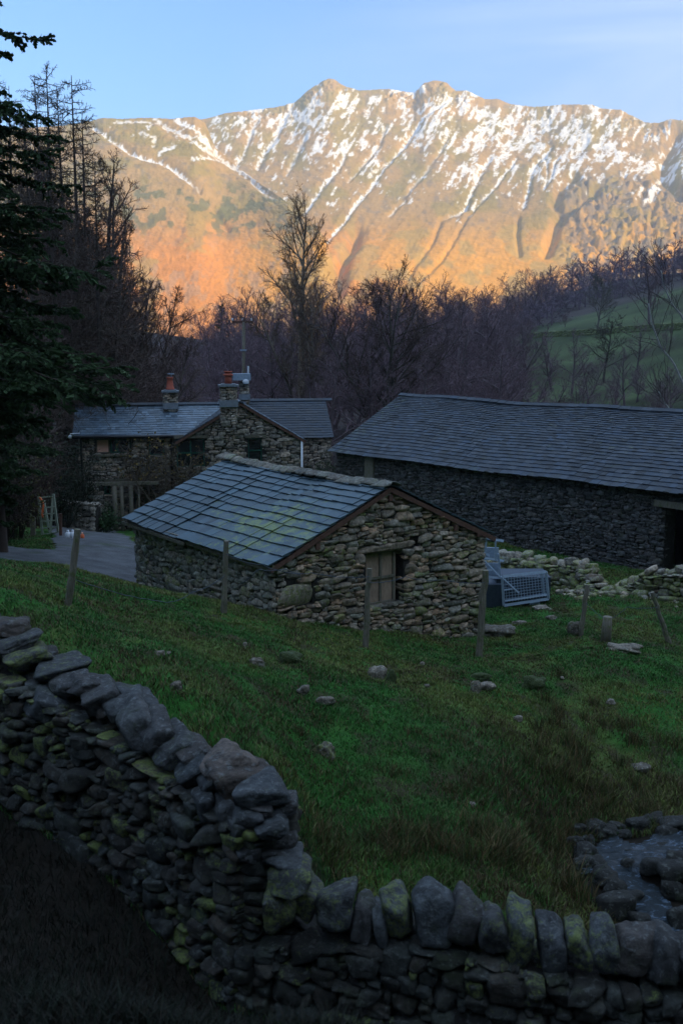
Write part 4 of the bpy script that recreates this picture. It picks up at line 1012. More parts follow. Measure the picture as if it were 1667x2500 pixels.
# low garden wall beside the house
q = Path([at(146,1222,40.5), at(240,1228,40.0)]); o = empty('garden_wall', v3(q.P[0][:2], gz(*q.P[0][:2])), 'low grey garden wall left of the farmhouse door above the courtyard', 'stone wall', 'dry stone walls')
ft = camfoot(q, .3); curved_wall('wall_face', o, q, lambda u: ft(u)-.1, lambda u: float(np.interp(u, q.c, q.P[:, 2])), MAT['house_stone'], .26, 1, .45, tfn=lambda *a: (rng.uniform(.4, .9), .1, .1), aspect=(.5, .8))

# ------------------------------------------------------------------ fence posts and wires
POSTS = [((190,1292), (166,1503), 14.6, 'mossy leaning fence post by the gravel track, leftmost of the line'), ((554,1320), (546,1484), 18.6, 'weathered fence post standing in front of the small barn side wall'),
 ((901,1388), (893,1556), 19.0, 'brown fence post in front of the boarded hatch'), ((1184,1392), (1171,1570), 20.6, 'dark fence post at the right corner of the small barn'),
 ((1433,1428), (1417,1556), 22.5, 'pale thin fence post right of the metal trailer'), ((1591,1445), (1631,1566), 22.5, 'fence post leaning hard to the left near the right edge')]
tops = []
post_objs = []
for k, (t_, b_, Y, lab) in enumerate(POSTS):
    bt = at(*b_, Y); g_ = gz(bt[0], bt[1]); tp = at(*t_, Y); bt = bt+(bt-tp)*((bt[2]-g_+.15)/max(.1, tp[2]-bt[2])) if bt[2] > g_-.15 else bt
    a = Acc(); n_ = 9; r0 = .055 if k not in (3,) else .075
    pts = [bt+(tp-bt)*t+np.array([rng.normal(0, .008), rng.normal(0, .008), 0]) for t in np.linspace(0, 1, n_)]
    a.tube(pts, [r0*rng.uniform(.9, 1.12)*(1.05-.2*i/n_) for i in range(n_)], 9, (.4, .4, .4), True, False)
    o = a.build('fence_post', MAT['grey_timber'], None, (bt[0], bt[1], bt[2])); tag(o, lab, 'fence post', 'fence posts round the pasture'); tops.append((tp, bt))
a = Acc(); sp = drop(1478, 1562, 22.0); a.tube([sp+[0, 0, -.1], sp+[.01, 0, .3], sp+[.02, 0, .58]], [.12, .11, .10], 9, cap=True); 
o = a.build('gate_stump', MAT['grey_timber'], None, sp); tag(o, 'short thick mossy post stump between two thin fence posts', 'fence post', 'fence posts round the pasture')
def wire(P, label, sag=.03, n=14, r=.0065):
    pts = []
    for (p, q) in zip(P[:-1], P[1:]):
        for t in np.linspace(0, 1, n)[:-1]: pts.append(p+(q-p)*t-np.array([0, 0, sag*4*t*(1-t)])+rng.normal(0, .004, 3))
    pts.append(P[-1]); a = Acc(); a.tube(pts, r, 4); tag(a.build('fence_wire', MAT['galv_dark'], None, P[0]), label, 'wire', 'fence wires')
def on(k, f): return tops[k][0]*(1-f)+tops[k][1]*f+np.array([0, -.07, 0])
wire([on(1, .15), at(640,1378,18.8), at(700,1390,18.9), at(760,1398,18.9), on(2, .08)], 'slack upper wire strand crossing the barn corner to the hatch post', .05)
wire([on(1, .42), at(470,1445,17.5), at(405,1470,17.0), on(0, .55)], 'lower wire strand from the barn side post towards the track post', .05)
wire([at(590,1425,18.8), at(630,1390,18.8), at(680,1392,18.9), at(740,1402,19.0)], 'kinked loose wire strand curling near the barn corner', .02)
wire([on(2, .15), at(990,1408,19.5), at(1080,1415,20.0), on(3, .12)], 'wire strand crossing the barn gable under the hatch top', .04)
wire([on(4, .3), sp+[0, -.05, .5], at(1530,1482,22.2), on(5, .25)], 'wire strand from the stump to the leaning post', .03)

# ------------------------------------------------------------------ galvanised stock trailer behind the barn
YT = 26.2
tb0 = drop(1260, 1485, YT)
tr = empty('stock_trailer', tb0, 'galvanised livestock trailer with mesh ramp and raised rails parked behind the small barn', 'trailer')
def B(acc, p0, p1, Y0, Y1, w=.05, t=.05): acc.beam(at(*p0, Y0), at(*p1, Y1), w, t, (0, .3, 1))
a = Acc()
q = [(1225,1408), (1332,1396), (1338,1462), (1229,1478)]; Yq = [YT-.1, YT+.15, YT+.15, YT-.1]
for i in range(4): B(a, q[i], q[(i+1) % 4], Yq[i], Yq[(i+1) % 4], .06, .075)
q2 = [(1231,1411), (1324,1401), (1329,1450), (1234,1462)]
B(a, (1231,1467), (1333,1452), YT-.12, YT+.1, .05, .05); B(a, (1322,1400), (1327,1455), YT+.1, YT+.1, .04, .04)
rp_ = a.build('ramp_gate', MAT['galv'], tr)
a = Acc()
for k in range(1, 15):
    t = k/15; pa = (q[0][0]+(q[1][0]-q[0][0])*t, q[0][1]+(q[1][1]-q[0][1])*t); pb = (q[3][0]+(q[2][0]-q[3][0])*t, q[3][1]+(q[2][1]-q[3][1])*t-6); B(a, pa, pb, YT-.1+.25*t, YT-.1+.25*t, .012, .012)
for k in range(1, 9):
    t = k/9*.88; pa = (q[0][0]+(q[3][0]-q[0][0])*t, q[0][1]+(q[3][1]-q[0][1])*t); pb = (q[1][0]+(q[2][0]-q[1][0])*t, q[1][1]+(q[2][1]-q[1][1])*t); B(a, pa, pb, YT-.1, YT+.15, .012, .012)
a.build('mesh_infill', MAT['galv'], rp_)
a = Acc()
for (p0, p1) in [((1176,1312), (1228,1321)), ((1172,1360), (1229,1370)), ((1172,1392), (1200,1391)), ((1171,1408), (1222,1411)), ((1178,1350), (1192,1357))]: B(a, p0, p1, YT+.2, YT+.3, .06, .06)
for (p0, p1) in [((1178,1314), (1178,1400)), ((1186,1316), (1184,1362)), ((1209,1320), (1209,1368)), ((1216,1352), (1221,1410)), ((1171,1392), (1181,1412))]: B(a, p0, p1, YT+.25, YT+.25, .045, .045)
B(a, (1183,1369), (1224,1412), YT+.15, YT+.0, .035, .035); B(a, (1228,1413), (1266,1448), YT-.16, YT-.12, .035, .035); B(a, (1230,1440), (1250,1437), YT-.16, YT-.14, .03, .03)
a.build('rail_frame', MAT['galv'], tr)
a = Acc()
c = (at(1120,1440,YT+1.0)+at(1224,1440,YT+1.0))/2; a.box(c, (.62, .85, .34), tint=(.4, .4, .4)); a.build('body', MAT['galv_dark'], tr)
a = Acc(); c = at(1268,1425,YT+.9); a.box(c+[0, .0, -.02], (.72, .55, .32)); a.build('box_side', MAT['galv_dark'], tr)
a = Acc(); c = (at(1176,1352,YT+.6)+at(1218,1352,YT+.6))/2; a.box(c, (.21, .02, .17)); a.box(c+[0, 0, -.42], (.24, .02, .17)); a.build('side_sheet', MAT['galv'], tr)
wc = at(1303,1470,YT+.45); wh = Acc(); wh.tube([wc+[0, -.09, 0], wc+[0, -.07, 0], wc+[0, .07, 0], wc+[0, .09, 0]], [.24, .28, .28, .24], 24); wo = wh.build('wheel', MAT['rubber'], tr)
wh = Acc(); wh.tube([wc+[0, -.10, 0], wc+[0, .10, 0]], .14, 16); wh.build('rim', MAT['galv'], wo)
wc = wc+[-1.5, .2, -.02]; wh = Acc(); wh.tube([wc+[0, -.09, 0], wc+[0, -.07, 0], wc+[0, .07, 0], wc+[0, .09, 0]], [.24, .28, .28, .24], 24); wh.build('wheel', MAT['rubber'], tr)
wc0 = at(1303,1470,YT+.45); wh = Acc(); wh.beam(wc0+[0, 0, .05], wc+[0, 0, .05], .07, .07); wh.build('axle', MAT['galv_dark'], tr)

# ------------------------------------------------------------------ yard things on the left
YL = 33.
def B2(acc, p0, p1, Y0, Y1=None, w=.06, t=.06): acc.beam(at(*p0, Y0), at(*p1, Y0 if Y1 is None else Y1), w, t, (0, .3, 1))
ld = empty('timber_trestle', drop(118, 1312, YL), 'green grey timber stepladder trestle with an orange rope beside the dark hedge', 'ladder')
for p0, p1, Y in [((95,1212), (106,1316), YL), ((131,1206), (143,1300), YL), ((108,1222), (125,1316), YL+.8), ((130,1216), (124,1300), YL+.8)]:
    a = Acc(); B2(a, p0, p1, Y, None, .07, .05); a.build('leg', MAT['pale_timber'], ld)
for p0, p1, Y in [((97,1240), (135,1237), YL), ((99,1256), (137,1253), YL), ((101,1273), (139,1270), YL), ((103,1290), (141,1287), YL), ((105,1304), (141,1300), YL), ((95,1215), (130,1212), YL)]:
    a = Acc(); B2(a, p0, p1, Y, None, .09, .03); a.build('rung', MAT['pale_timber'], ld)
a = Acc(); a.tube([at(x, y, YL-.1) for x, y in [(97,1214), (103,1222), (107,1234), (105,1246), (104,1258), (106,1264)]], .035, 6); tag(a.build('rope', MAT['orange'], None, at(100,1214,YL-.1)), 'orange rope hanging on the timber trestle', 'rope')
for (x0, x1, y0, y1, lab, m) in [(76,87,1262,1314,'grey upright gate post beside the trestle','grey_timber'), (145,152,1254,1302,'brown upright timber post right of the trestle','red_timber')]:
    p = at((x0+x1)/2, y1, YL-.3); q = at((x0+x1)/2, y0, YL-.3); a = Acc(); w_ = (x1-x0)/F*YL; p[2] = min(p[2], gz(p[0], p[1])-.05); a.beam(p, q, w_, w_*.7, (0, 1, 0)); tag(a.build('gate_post', MAT[m], None, p), lab, 'post')
def bottle(px, py, wpx, hpx, mat, lab, capm, Y=32.):
    r_ = wpx/F*Y/2; h_ = hpx/F*Y; b = drop(px, py, Y); b[2] = at(px, py, Y)[2]; b[2] = gz(b[0], b[1]) if abs(b[2]-gz(b[0], b[1])) < .6 else b[2]
    a = Acc(); pts = [b+[0, 0, h_*t] for t in (0, .05, .62, .74, .80)]; a.tube(pts, [r_*.92, r_, r_, r_*.6, r_*.38], 12)
    o = empty('bottle', b, lab, 'bottle', 'bottles on the yard edge'); a.build('bottle_body', MAT[mat], o); a = Acc(); a.tube([b+[0, 0, h_*.80], b+[0, 0, h_]], [r_*.42, r_*.36], 10); a.build('bottle_cap', MAT[capm], o)
bottle(167, 1312, 15, 22, 'white', 'left one of two white plastic bottles at the edge of the yard', 'white')
bottle(179, 1313, 15, 23, 'white', 'right one of two white plastic bottles at the edge of the yard', 'white')
bottle(202, 1311, 10, 17, 'orange', 'small orange plastic jug near the white bottles', 'pink')

# ------------------------------------------------------------------ power pole
YP = 74.; pb = drop(593, 905, YP); pt_ = at(595, 786, YP)
pp = empty('power_pole', pb, 'timber electricity pole with a short crossarm rising behind the farmhouse chimneys', 'power pole')
a = Acc(); a.tube([pb-[0, 0, .4], (pb+pt_)/2, pt_], [.16, .13, .11], 10); a.build('pole', MAT['grey_timber'], pp)
a = Acc(); a.beam(at(566,787,YP), at(617,786,YP), .14, .16); a.build('crossarm', MAT['red_timber'], pp)
for px in (568, 592, 614):
    a = Acc(); c = at(px, 783, YP); a.tube([c+[0, 0, -.02], c+[0, 0, .05], c+[0, 0, .1], c+[0, 0, .18]], [.03, .09, .06, .08], 8); a.build('insulator', MAT['white'], pp)
a = Acc(); a.beam(at(586,855,YP-.1), at(602,855,YP-.1), .1, .12); a.build('step_iron', MAT['galv'], pp)
lp = at(172, 1067, 43.7); a = Acc(); D, Fc = ICO[2]; a.add(lp+D*.09, Fc, smooth=True); a.tube([lp+[0, 0, .08], lp+[0, 0, .14], [OH[0], OH[1], lp[2]+.14]], .02, 6)
tag(a.build('wall_lamp', MAT['white'], None, [OH[0], OH[1], lp[2]+.14]), 'small unlit globe lamp on a bracket at the left corner of the farmhouse', 'lamp')
# ------------------------------------------------------------------ rocks in the pasture
ROCKS = [(390,1598,26,14,'flat pale rock high on the left of the pasture',.8,0),(412,1594,12,8,'tiny pale pebble beside the flat pale rock',.7,0),(598,1578,10,16,'small upright white stone below the barn side post',1.,0),(626,1620,34,22,'grey rock left of a mossy hummock',.7,.2),
 (710,1610,56,30,'moss covered boulder in the grass below the barn corner',.25,1.),(925,1642,44,36,'pale pinkish boulder with a dark mossy hollow beside it',.95,.1),(955,1650,28,40,'dark mossy boulder beside the pale pinkish boulder',.15,1.),
 (1030,1622,14,8,'small white stone under the barn gable',.9,0),(1160,1680,26,36,'left one of the paired pale rocks below the barn corner post',.8,.3),(1186,1676,38,24,'right one of the paired pale rocks below the barn corner post',.85,.2),(1168,1655,50,20,'mossy hummock rock above the paired pale rocks',.15,1.),
 (1300,1668,58,38,'rounded dark moss boulder alone in the grass to the right',.12,1.),(1372,1662,10,8,'tiny white stone right of the dark moss boulder',.95,0),(1265,1755,26,16,'small pale rock in the middle of the slope',.8,0),(1490,1718,28,14,'blue grey rock near the right of the slope',.7,0),
 (796,1715,44,24,'grey slab with dead bracken round it',.6,.1),(740,1690,28,22,'blue grey rock left of the bracken slab',.55,.3),(795,1830,46,40,'lichened rock low on the slope above the wall head',.65,.5),(430,1680,30,22,'small pale rocks near the wall top on the left',.6,.1),
 (1150,1965,18,14,'small pale rock low in the rough grass',.7,.1),(1042,1676,16,9,'small grey rock in the grass midway below the gable',.6,.1),(1525,1588,88,20,'long flat rock slab by the leaning fence post',.75,.1),(1215,1540,80,30,'dark flat rocks at the foot of the barn corner post',.4,.2),
 (1270,1520,30,12,'pale flat stone behind the barn beyond the corner post',.75,.1),(1345,1510,26,14,'pale stone on the bank below the trailer wheel',.7,.1),(1400,1535,34,44,'dark upright rock beside the pale thin fence post',.3,.3),(1560,1880,60,14,'wet dark slab above the stream at the right',.4,.0),
 (1320,1485,44,8,'low pale stones beneath the trailer',.7,.0)]
for (px, py, w_, h_, lab, br, moss) in ROCKS:
    p = hit(px, py+h_*.45); Y = p[1]; hw = w_/F*Y/2*1.1; hh = h_/F*Y/2*1.15
    sd = int(px+py); V, Fc = stone_shape(3, sd, 3.6, .12); V = V*np.array([hw, max(hw*.7, .05), hh])
    V = V*(1+.5*(fbm(V[:, 0]*9+sd, V[:, 2]*9+V[:, 1]*6, sd, 3)-.5))[:, None]
    a = Acc(); a.add(V+p+[0, hw*.3, hh*.5], Fc, (br*.58, .25, .2+moss), True)
    tag(a.build('rock', MAT['moss_rock' if moss > .8 else 'barn_stone'], None, p), lab, 'rock', 'rocks in the pasture')
# stream
def water_mask(x, y): d, tq = seg_dist(x, y, STREAM); d = d*np.where(tq > STR_CL[4], 1.45, 1.); return sstep(.52, .38, d+.5*(fbm(x*2.6, y*2.6, 91)-.5))
wa = Acc(); xs = np.arange(1.5, 9.0, .035); ys = np.arange(8, 16.5, .035); X, Yg = np.meshgrid(xs, ys); m = water_mask(X, Yg) > .5
_, tt = seg_dist(X, Yg, STREAM); Zw = np.interp(tt, STR_CL, STREAM3[:, 2])
Zw = Zw+.045*(fbm(X*3.2, Yg*5, 93)-.5)+.03*(fbm(X*9, Yg*14, 95, 3)-.5)
id_ = np.arange(X.size).reshape(X.shape); q = np.stack([id_[:-1, :-1], id_[:-1, 1:], id_[1:, 1:], id_[1:, :-1]], -1); q = q[m[:-1, :-1] & m[:-1, 1:] & m[1:, 1:] & m[1:, :-1]]
uq, inv = np.unique(q.ravel(), return_inverse=True); wa.add(np.stack([X, Yg, Zw], -1).reshape(-1, 3)[uq], inv.reshape(-1, 4), (.3, .3, .3), True)
wm, t = new_mat('stream_water'); P_ = t.coord(); nf = t.noise(P_, 5, 5, .75, .8, (1, 2.2, 1)); foam = t.ramp(nf, [(.52, 0.), (.70, 1.)])
t.out(t.mix(t.math('MULTIPLY', foam, .6), (.012, .022, .03), (.22, .32, .46)), t.ramp(foam, [(0, .10), (1, .4)]), t.noise(P_, 9, 5, .75), 1., .10, 0, .6)
tag(wa.build('stream', wm), 'rushing stream reflecting blue sky at the lower right', kind='structure')
STR = [(1590,2140,66,36),(1612,2068,34,16),(1530,2082,26,12),(1430,2075,70,40),(1425,2105,60,36),(1470,2140,60,40),(1530,2120,40,22),(1400,2060,50,34),(1450,2020,70,36),(1500,2015,50,26),(1640,2120,80,44),(1540,2190,50,34),(1500,2170,60,40),(1565,2250,60,40),(1650,2010,90,34),(1590,1998,60,26),(1480,2035,60,30),(1435,2052,46,26),(1655,2098,70,40),(1560,2015,70,30),(1450,2110,60,30),(1500,2210,110,60),(1640,2170,70,50),(1520,2035,50,20),(1410,2030,44,30),(1660,2240,70,60),(1625,2030,60,26),(1480,2150,70,40)]
for (px, py, w_, h_) in STR:
    p = hit(px, py+h_*.4); Y = p[1]; hw = w_/F*Y/2; hh = h_/F*Y/2*1.2; sd = int(px*2+py); V, Fc = stone_shape(3, sd, 4.5, .08); V = V*np.array([hw, hw*.8, hh])
    a = Acc(); a.add(V+p+[0, 0, hh*.6], Fc, (.16, .2, .25), True); tag(a.build('boulder', MAT['wall_stone'], None, p), 'dark wet boulder in the stream bed at the lower right', 'boulder', 'boulders in the stream')
# ------------------------------------------------------------------ trees
def norm(v): return v/(np.linalg.norm(v, axis=-1, keepdims=True)+1e-9)
UPV = np.array([0, 0, 1.])
def grow(r_, P, D, L, nseg, wig, trop):
    m = len(P); pts = [P]; d = D
    for k in range(nseg):
        d = norm(d+r_.normal(0, wig, (m, 3))+trop*UPV); pts.append(pts[-1]+d*(L/nseg)[:, None])
    return np.stack(pts, 1)
def spawn(r_, pts, L, Rr, k, t0, t1, ang, ratio, taper=.6, flat=0.):
    m, n, _ = pts.shape; n -= 1
    t = (t0+(t1-t0)*(np.arange(k)[None]+r_.random((m, k)))/k).ravel(); b = np.repeat(np.arange(m), k)
    f = np.clip(t*n, 0, n-1e-4); i = f.astype(int); fr = (f-i)[:, None]
    P = pts[b, i]*(1-fr)+pts[b, i+1]*fr; T = norm(pts[b, i+1]-pts[b, i])
    rv = r_.normal(0, 1, T.shape); rv[:, 2] *= (1-flat)
    S = norm(rv-(rv*T).sum(1)[:, None]*T); a = np.radians(r_.uniform(*ang, len(t)))[:, None]
    D = T*np.cos(a)+S*np.sin(a)
    if flat: D = norm(D*np.array([1, 1, 1-.6*flat]))
    Lc = L[b]*ratio*(1-taper*(t-t0)/max(1e-6, 1-t0))*r_.uniform(.65, 1.2, len(t))
    Rc = np.minimum(Rr[b]*(1-.75*t)*.62, Lc*.024)
    return P, D, Lc, Rc
def tubes(acc, pts, R0, R1, sides, tint):
    m, n, _ = pts.shape; d = norm(np.gradient(pts, axis=1)); ref = np.where(np.abs(d[..., 2:3]) > .9, np.array([1., 0, 0]), UPV)
    a = norm(np.cross(d, ref)); b = np.cross(d, a); th = np.arange(sides)*2*math.pi/sides
    rad = R0[:, None]+(R1-R0)[:, None]*np.linspace(0, 1, n)[None]
    if sides == 2:
        V = np.stack([pts-a*rad[..., None], pts+a*rad[..., None]], 2); base = (np.arange(m)[:, None]*n+np.arange(n-1)[None])*2; base = base.ravel()
        acc.add(V.reshape(-1, 3), np.stack([base, base+1, base+3, base+2], -1), tint); return
    V = pts[:, :, None]+rad[..., None, None]*(a[:, :, None]*np.cos(th)[:, None]+b[:, :, None]*np.sin(th)[:, None])
    base = ((np.arange(m)[:, None]*n+np.arange(n-1)[None])*sides).ravel()[:, None]; j = np.arange(sides)[None]; j2 = (j+1) % sides
    acc.add(V.reshape(-1, 3), np.stack([base+j, base+j2, base+sides+j2, base+sides+j], -1).reshape(-1, 4), tint, sides > 4)
def bare_tree(seed, H, spread=1., upright=0., dens=1., clear=.25, stems=1, col=(.085, .07, .062), tw=(.075, .055, .058), rmin=.008, minimal=False, tap=.62, w0=.05, w1=.09):
    r_ = np.random.default_rng(seed); tr_ = Acc(); cr = Acc()
    P = np.zeros((stems, 3)); P[:, :2] = r_.normal(0, .25 if stems > 1 else 0, (stems, 2)); D = norm(np.concatenate([r_.normal(0, .28 if stems > 1 else .03, (stems, 2)), np.ones((stems, 1))], 1))
    L = np.full(stems, H*.93)*r_.uniform(.8, 1, stems) if stems > 1 else np.array([H*.95]); Rr = np.full(stems, H*.018/max(1, stems**.4))
    pts = grow(r_, P, D, L, 12, w0, .02); pts[:, 0, 2] -= .4; tubes(tr_, pts, Rr*1.15, Rr*.12, 7, col)
    a1 = (28, 48) if upright else (38, 68)
    k1 = int((15 if not minimal else 9)*dens)
    P, D, Lc, Rc = spawn(r_, pts, L, Rr, k1, clear, .97, a1, .46*spread, tap)
    p1 = grow(r_, P, D, Lc, 7, w1, .03+.05*upright); tubes(tr_, p1, np.maximum(Rc, rmin*2), np.maximum(Rc*.25, rmin), 5, col)
    P, D, L2, R2 = spawn(r_, p1, Lc, Rc, 8 if not minimal else 6, .15, .98, (25, 55), .52, .5)
    p2 = grow(r_, P, D, L2, 5, .16, .015); tubes(cr, p2, np.maximum(R2, rmin*1.4), np.full(len(L2), rmin), 3, tw)
    P, D, L3, R3 = spawn(r_, p2, L2, R2, 6 if not minimal else 5, .15, 1., (25, 55), .55, .45)
    p3 = grow(r_, P, D, L3, 4 if not minimal else 3, .18, .0); tubes(cr, p3, np.maximum(R3, rmin), np.full(len(L3), rmin*.7), 3 if not minimal else 2, tw)
    if not minimal:
        P, D, L4, R4 = spawn(r_, p3, L3, R3, 5, .1, 1., (20, 50), .6, .4)
        p4 = grow(r_, P, D, np.maximum(L4, .12), 2, .2, .0); tubes(cr, p4, np.full(len(L4), rmin*.75), np.full(len(L4), rmin*.45), 2, tw)
    return tr_, cr
def make_tree(name, tr_, cr, label, cat, group=None, cm='twig'):
    e = empty(name, (0, 0, 0), label, cat, group); tr_.build('trunk', MAT['bark'], e); cr.build('crown', MAT[cm], e); return e
def put_tree(proto, used, x, y, s, rz, label=None, group=None, sz=None):
    o = proto if proto.name not in used else copy_tree(proto); used.add(proto.name); used.add(o.name)
    o.location = (float(x), float(y), gz(x, y)); o.rotation_euler = (0, 0, rz); o.scale = (s, s, sz or s)
    if label: o['label'] = label
    if group: o['group'] = group
    return o
used = set()
def top_scale(px, py, Y, H):
    """scale so that a tree H metres tall standing at (px, Y) tops out at row py"""
    p = at(px, py, Y); return p[0], Y, (p[2]-gz(p[0], Y))/H
# single trees one can tell apart
t1 = make_tree('bare_ash_tree', *bare_tree(5, 17, .56, .5, 2.6, .32, tap=.35, w0=.015, w1=.05, col=(.24, .19, .14), tw=(.26, .17, .11), rmin=.011), 'tall slender bare tree rising above the wood between the farmhouse and the long barn', 'tree')
x, y, s = top_scale(735, 524, 74, 16.8); put_tree(t1, used, x, y, s, 2.0)
t1b = make_tree('bare_ash_tree', *bare_tree(15, 12, .7, .5, 1.0, .2, stems=2, col=(.15, .125, .10), tw=(.12, .09, .07), rmin=.012), 'forked pale trunked bare tree right beside the tallest one', 'tree')
x, y, s = top_scale(775, 690, 70, 11.5); put_tree(t1b, used, x, y, s, 1.1)
t2 = make_tree('bare_oak_tree', *bare_tree(8, 14, 1.05, 0, 1.3, .25, stems=3, col=(.06, .055, .045), tw=(.085, .06, .055), rmin=.012), 'broad dark bare tree with several stems behind the left end of the long barn roof', 'tree')
x, y, s = top_scale(935, 628, 66, 13.4); put_tree(t2, used, x, y, s, 2.)
t3 = make_tree('bare_round_tree', *bare_tree(22, 12, 1.1, 0, 1.5, .2, col=(.15, .14, .12), tw=(.13, .12, .105), rmin=.022), 'pale grey round crowned bare tree before the dark wood on the right hill', 'tree')
x, y, s = top_scale(1462, 672, 150, 11.8); put_tree(t3, used, x, y, s, 0.)
t3b = make_tree('bare_round_tree', *bare_tree(23, 9, 1.1, 0, 1.3, .2, col=(.07, .065, .055), tw=(.085, .075, .065), rmin=.016), 'dark bare tree in the green pasture just above the long barn roof', 'tree')
x, y, s = top_scale(1478, 775, 100, 8.8); put_tree(t3b, used, x, y, s, 0.)
# birch leaning in from the right edge
r_ = np.random.default_rng(3); bt_ = Acc(); bc = Acc()
YB = 58.
for line in ([(1700,1010), (1640,880), (1612,850), (1590,790), (1582,740)], [(1720,960), (1667,775), (1640,745), (1622,705), (1612,660)], [(1640,1010), (1622,985), (1606,955)]):
    p = np.array([at(px, py, YB) for px, py in line]); p = np.stack([np.interp(np.linspace(0, len(line)-1, 14), np.arange(len(line)), p[:, k]) for k in range(3)], 1)
    bt_.tube(p, np.linspace(.07, .03, 14), 7, (.30, .30, .29)); L_ = np.array([3.4]); P, D, Lc, Rc = spawn(r_, p[None], L_, np.array([.06]), 16, .3, 1., (20, 60), .8, .2)
    p1 = grow(r_, P, D, Lc, 6, .12, .02); tubes(bc, p1, np.full(len(Lc), .02), np.full(len(Lc), .01), 3, (.09, .07, .07))
    P, D, L2, R2 = spawn(r_, p1, Lc, Rc, 10, .1, 1., (20, 55), .5, .3); p2 = grow(r_, P, D, L2, 4, .15, -.08); tubes(bc, p2, np.full(len(L2), .011), np.full(len(L2), .007), 2, (.09, .065, .07))
e = empty('birch_tree', (24, YB, gz(24, YB)), 'white stemmed birch leaning in from the right edge above the barn roof', 'tree'); bt_.build('trunk', MAT['bark'], e); bc.build('crown', MAT['twig'], e)
bb = Acc(); p0 = at(1700,1010,YB); p1_ = at(1720,960,YB); g0_ = gz(24.5, YB); bb.tube([[24.5, YB, g0_-.3], p0], [.16, .11], 7, (.45, .44, .4)); bb.tube([[24.8, YB, g0_-.3], p1_], [.16, .11], 7, (.45, .44, .4)); bb.build('trunk_base', MAT['bark'], e)

# wood behind the buildings: every tree its own object
PRO = []
for k, (sd, H, sp_, up, st) in enumerate([(31, 11, .95, 0, 1), (32, 12, .8, .4, 2), (33, 10, 1.1, 0, 3), (34, 11, .9, .3, 1), (35, 9, 1.15, 0, 2)]):
    PRO.append((make_tree('bare_wood_tree', *bare_tree(sd, H, sp_, up, 1.15, .14, stems=st, col=(.12, .095, .10), tw=(.17, .118, .135), rmin=.008), 'purple brown bare tree in the mass of woodland behind the farmhouse and barn', 'tree', 'woodland trees behind the farm'), H))
rt = random.Random(5)
# skyline of the wood as seen: px -> py
SKY = [(380,800), (430,800), (520,765), (545,735), (600,725), (650,712), (700,710), (760,700), (820,695), (870,690), (930,680), (1000,690), (1040,715), (1090,690), (1150,680), (1200,695), (1240,725), (1290,740)]
plc = []
for row, (Y0, n, dy) in enumerate([(150, 26, -4), (118, 24, 18), (92, 22, 60), (74, 16, 110), (62, 12, 165)]):
    for i in range(n):
        px = 385+(i+.5+rt.uniform(-.35, .35))*(1300-385)/n
        if row >= 3 and 560 < px < 700 and row == 4: continue
        Y = Y0*rt.uniform(.93, 1.08); py = np.interp(px, [a for a, b in SKY], [b for a, b in SKY])+dy+rt.uniform(-8, 22)
        if row == 4 and px < 560: py += 20
        plc.append((px, py, Y))
for (px, py, Y) in plc:
    pr_, H = rt.choice(PRO); x, y, s = top_scale(px, py, Y, H*.93); s = max(.35, s)
    put_tree(pr_, used, x, y, s*rt.uniform(1., 1.1) if s > .5 else .5, rt.uniform(0, 6.28), 'purple brown bare tree in the mass of woodland behind the farmhouse and barn', 'woodland trees behind the farm', s)
# scattered trees over the right hand pasture and along its top
for k, (px, py, Y, lab) in enumerate([(1290,640,245,'faint bare tree standing up from the skyline of the right hand wood'), (1330,655,250,'smaller faint bare tree right of the skyline tree'), (1240,720,150,'bare tree at the left end of the green pasture'), (1350,800,105,'thin bare tree in the lower pasture'),
   (1400,815,98,'leftmost thin tree close above the barn roof pasture'), (1560,790,100,'bare tree right of the dark pasture tree'), (1590,640,140,'large faint grey tree before the wood near the right edge'), (1530,860,80,'low dark tree just above the barn ridge'), (1640,880,74,'low dark tree at the right edge above the barn ridge'),
   (1330,905,72,'low reddish tree above the barn ridge'), (1250,880,74,'low bare tree left of the pasture above the barn ridge'), (1430,900,70,'low bushy tree above the middle of the barn ridge'),(1600,930,66,'squat reddish tree close behind the barn ridge'), (1380,760,170,'small faint tree high in the pasture near the dark wood'), (1530,745,175,'faint tree at the top of the pasture below the big grey tree'), (1305,850,90,'slim tree at the left edge of the lower pasture'), (1500,900,76,'bushy tree below the dark pasture tree'), (1625,800,110,'thin tree behind the birch stems'), (1440,860,88,'twiggy low tree left of the dark pasture tree'), (1560,880,82,'twiggy low tree right of the low dark tree')]):
    pr_, H = rt.choice(PRO); x, y, s = top_scale(px, py, Y, H*.93); put_tree(pr_, used, x, y, s*1.05, rt.uniform(0, 6), lab, 'trees on the right hand pasture', s)
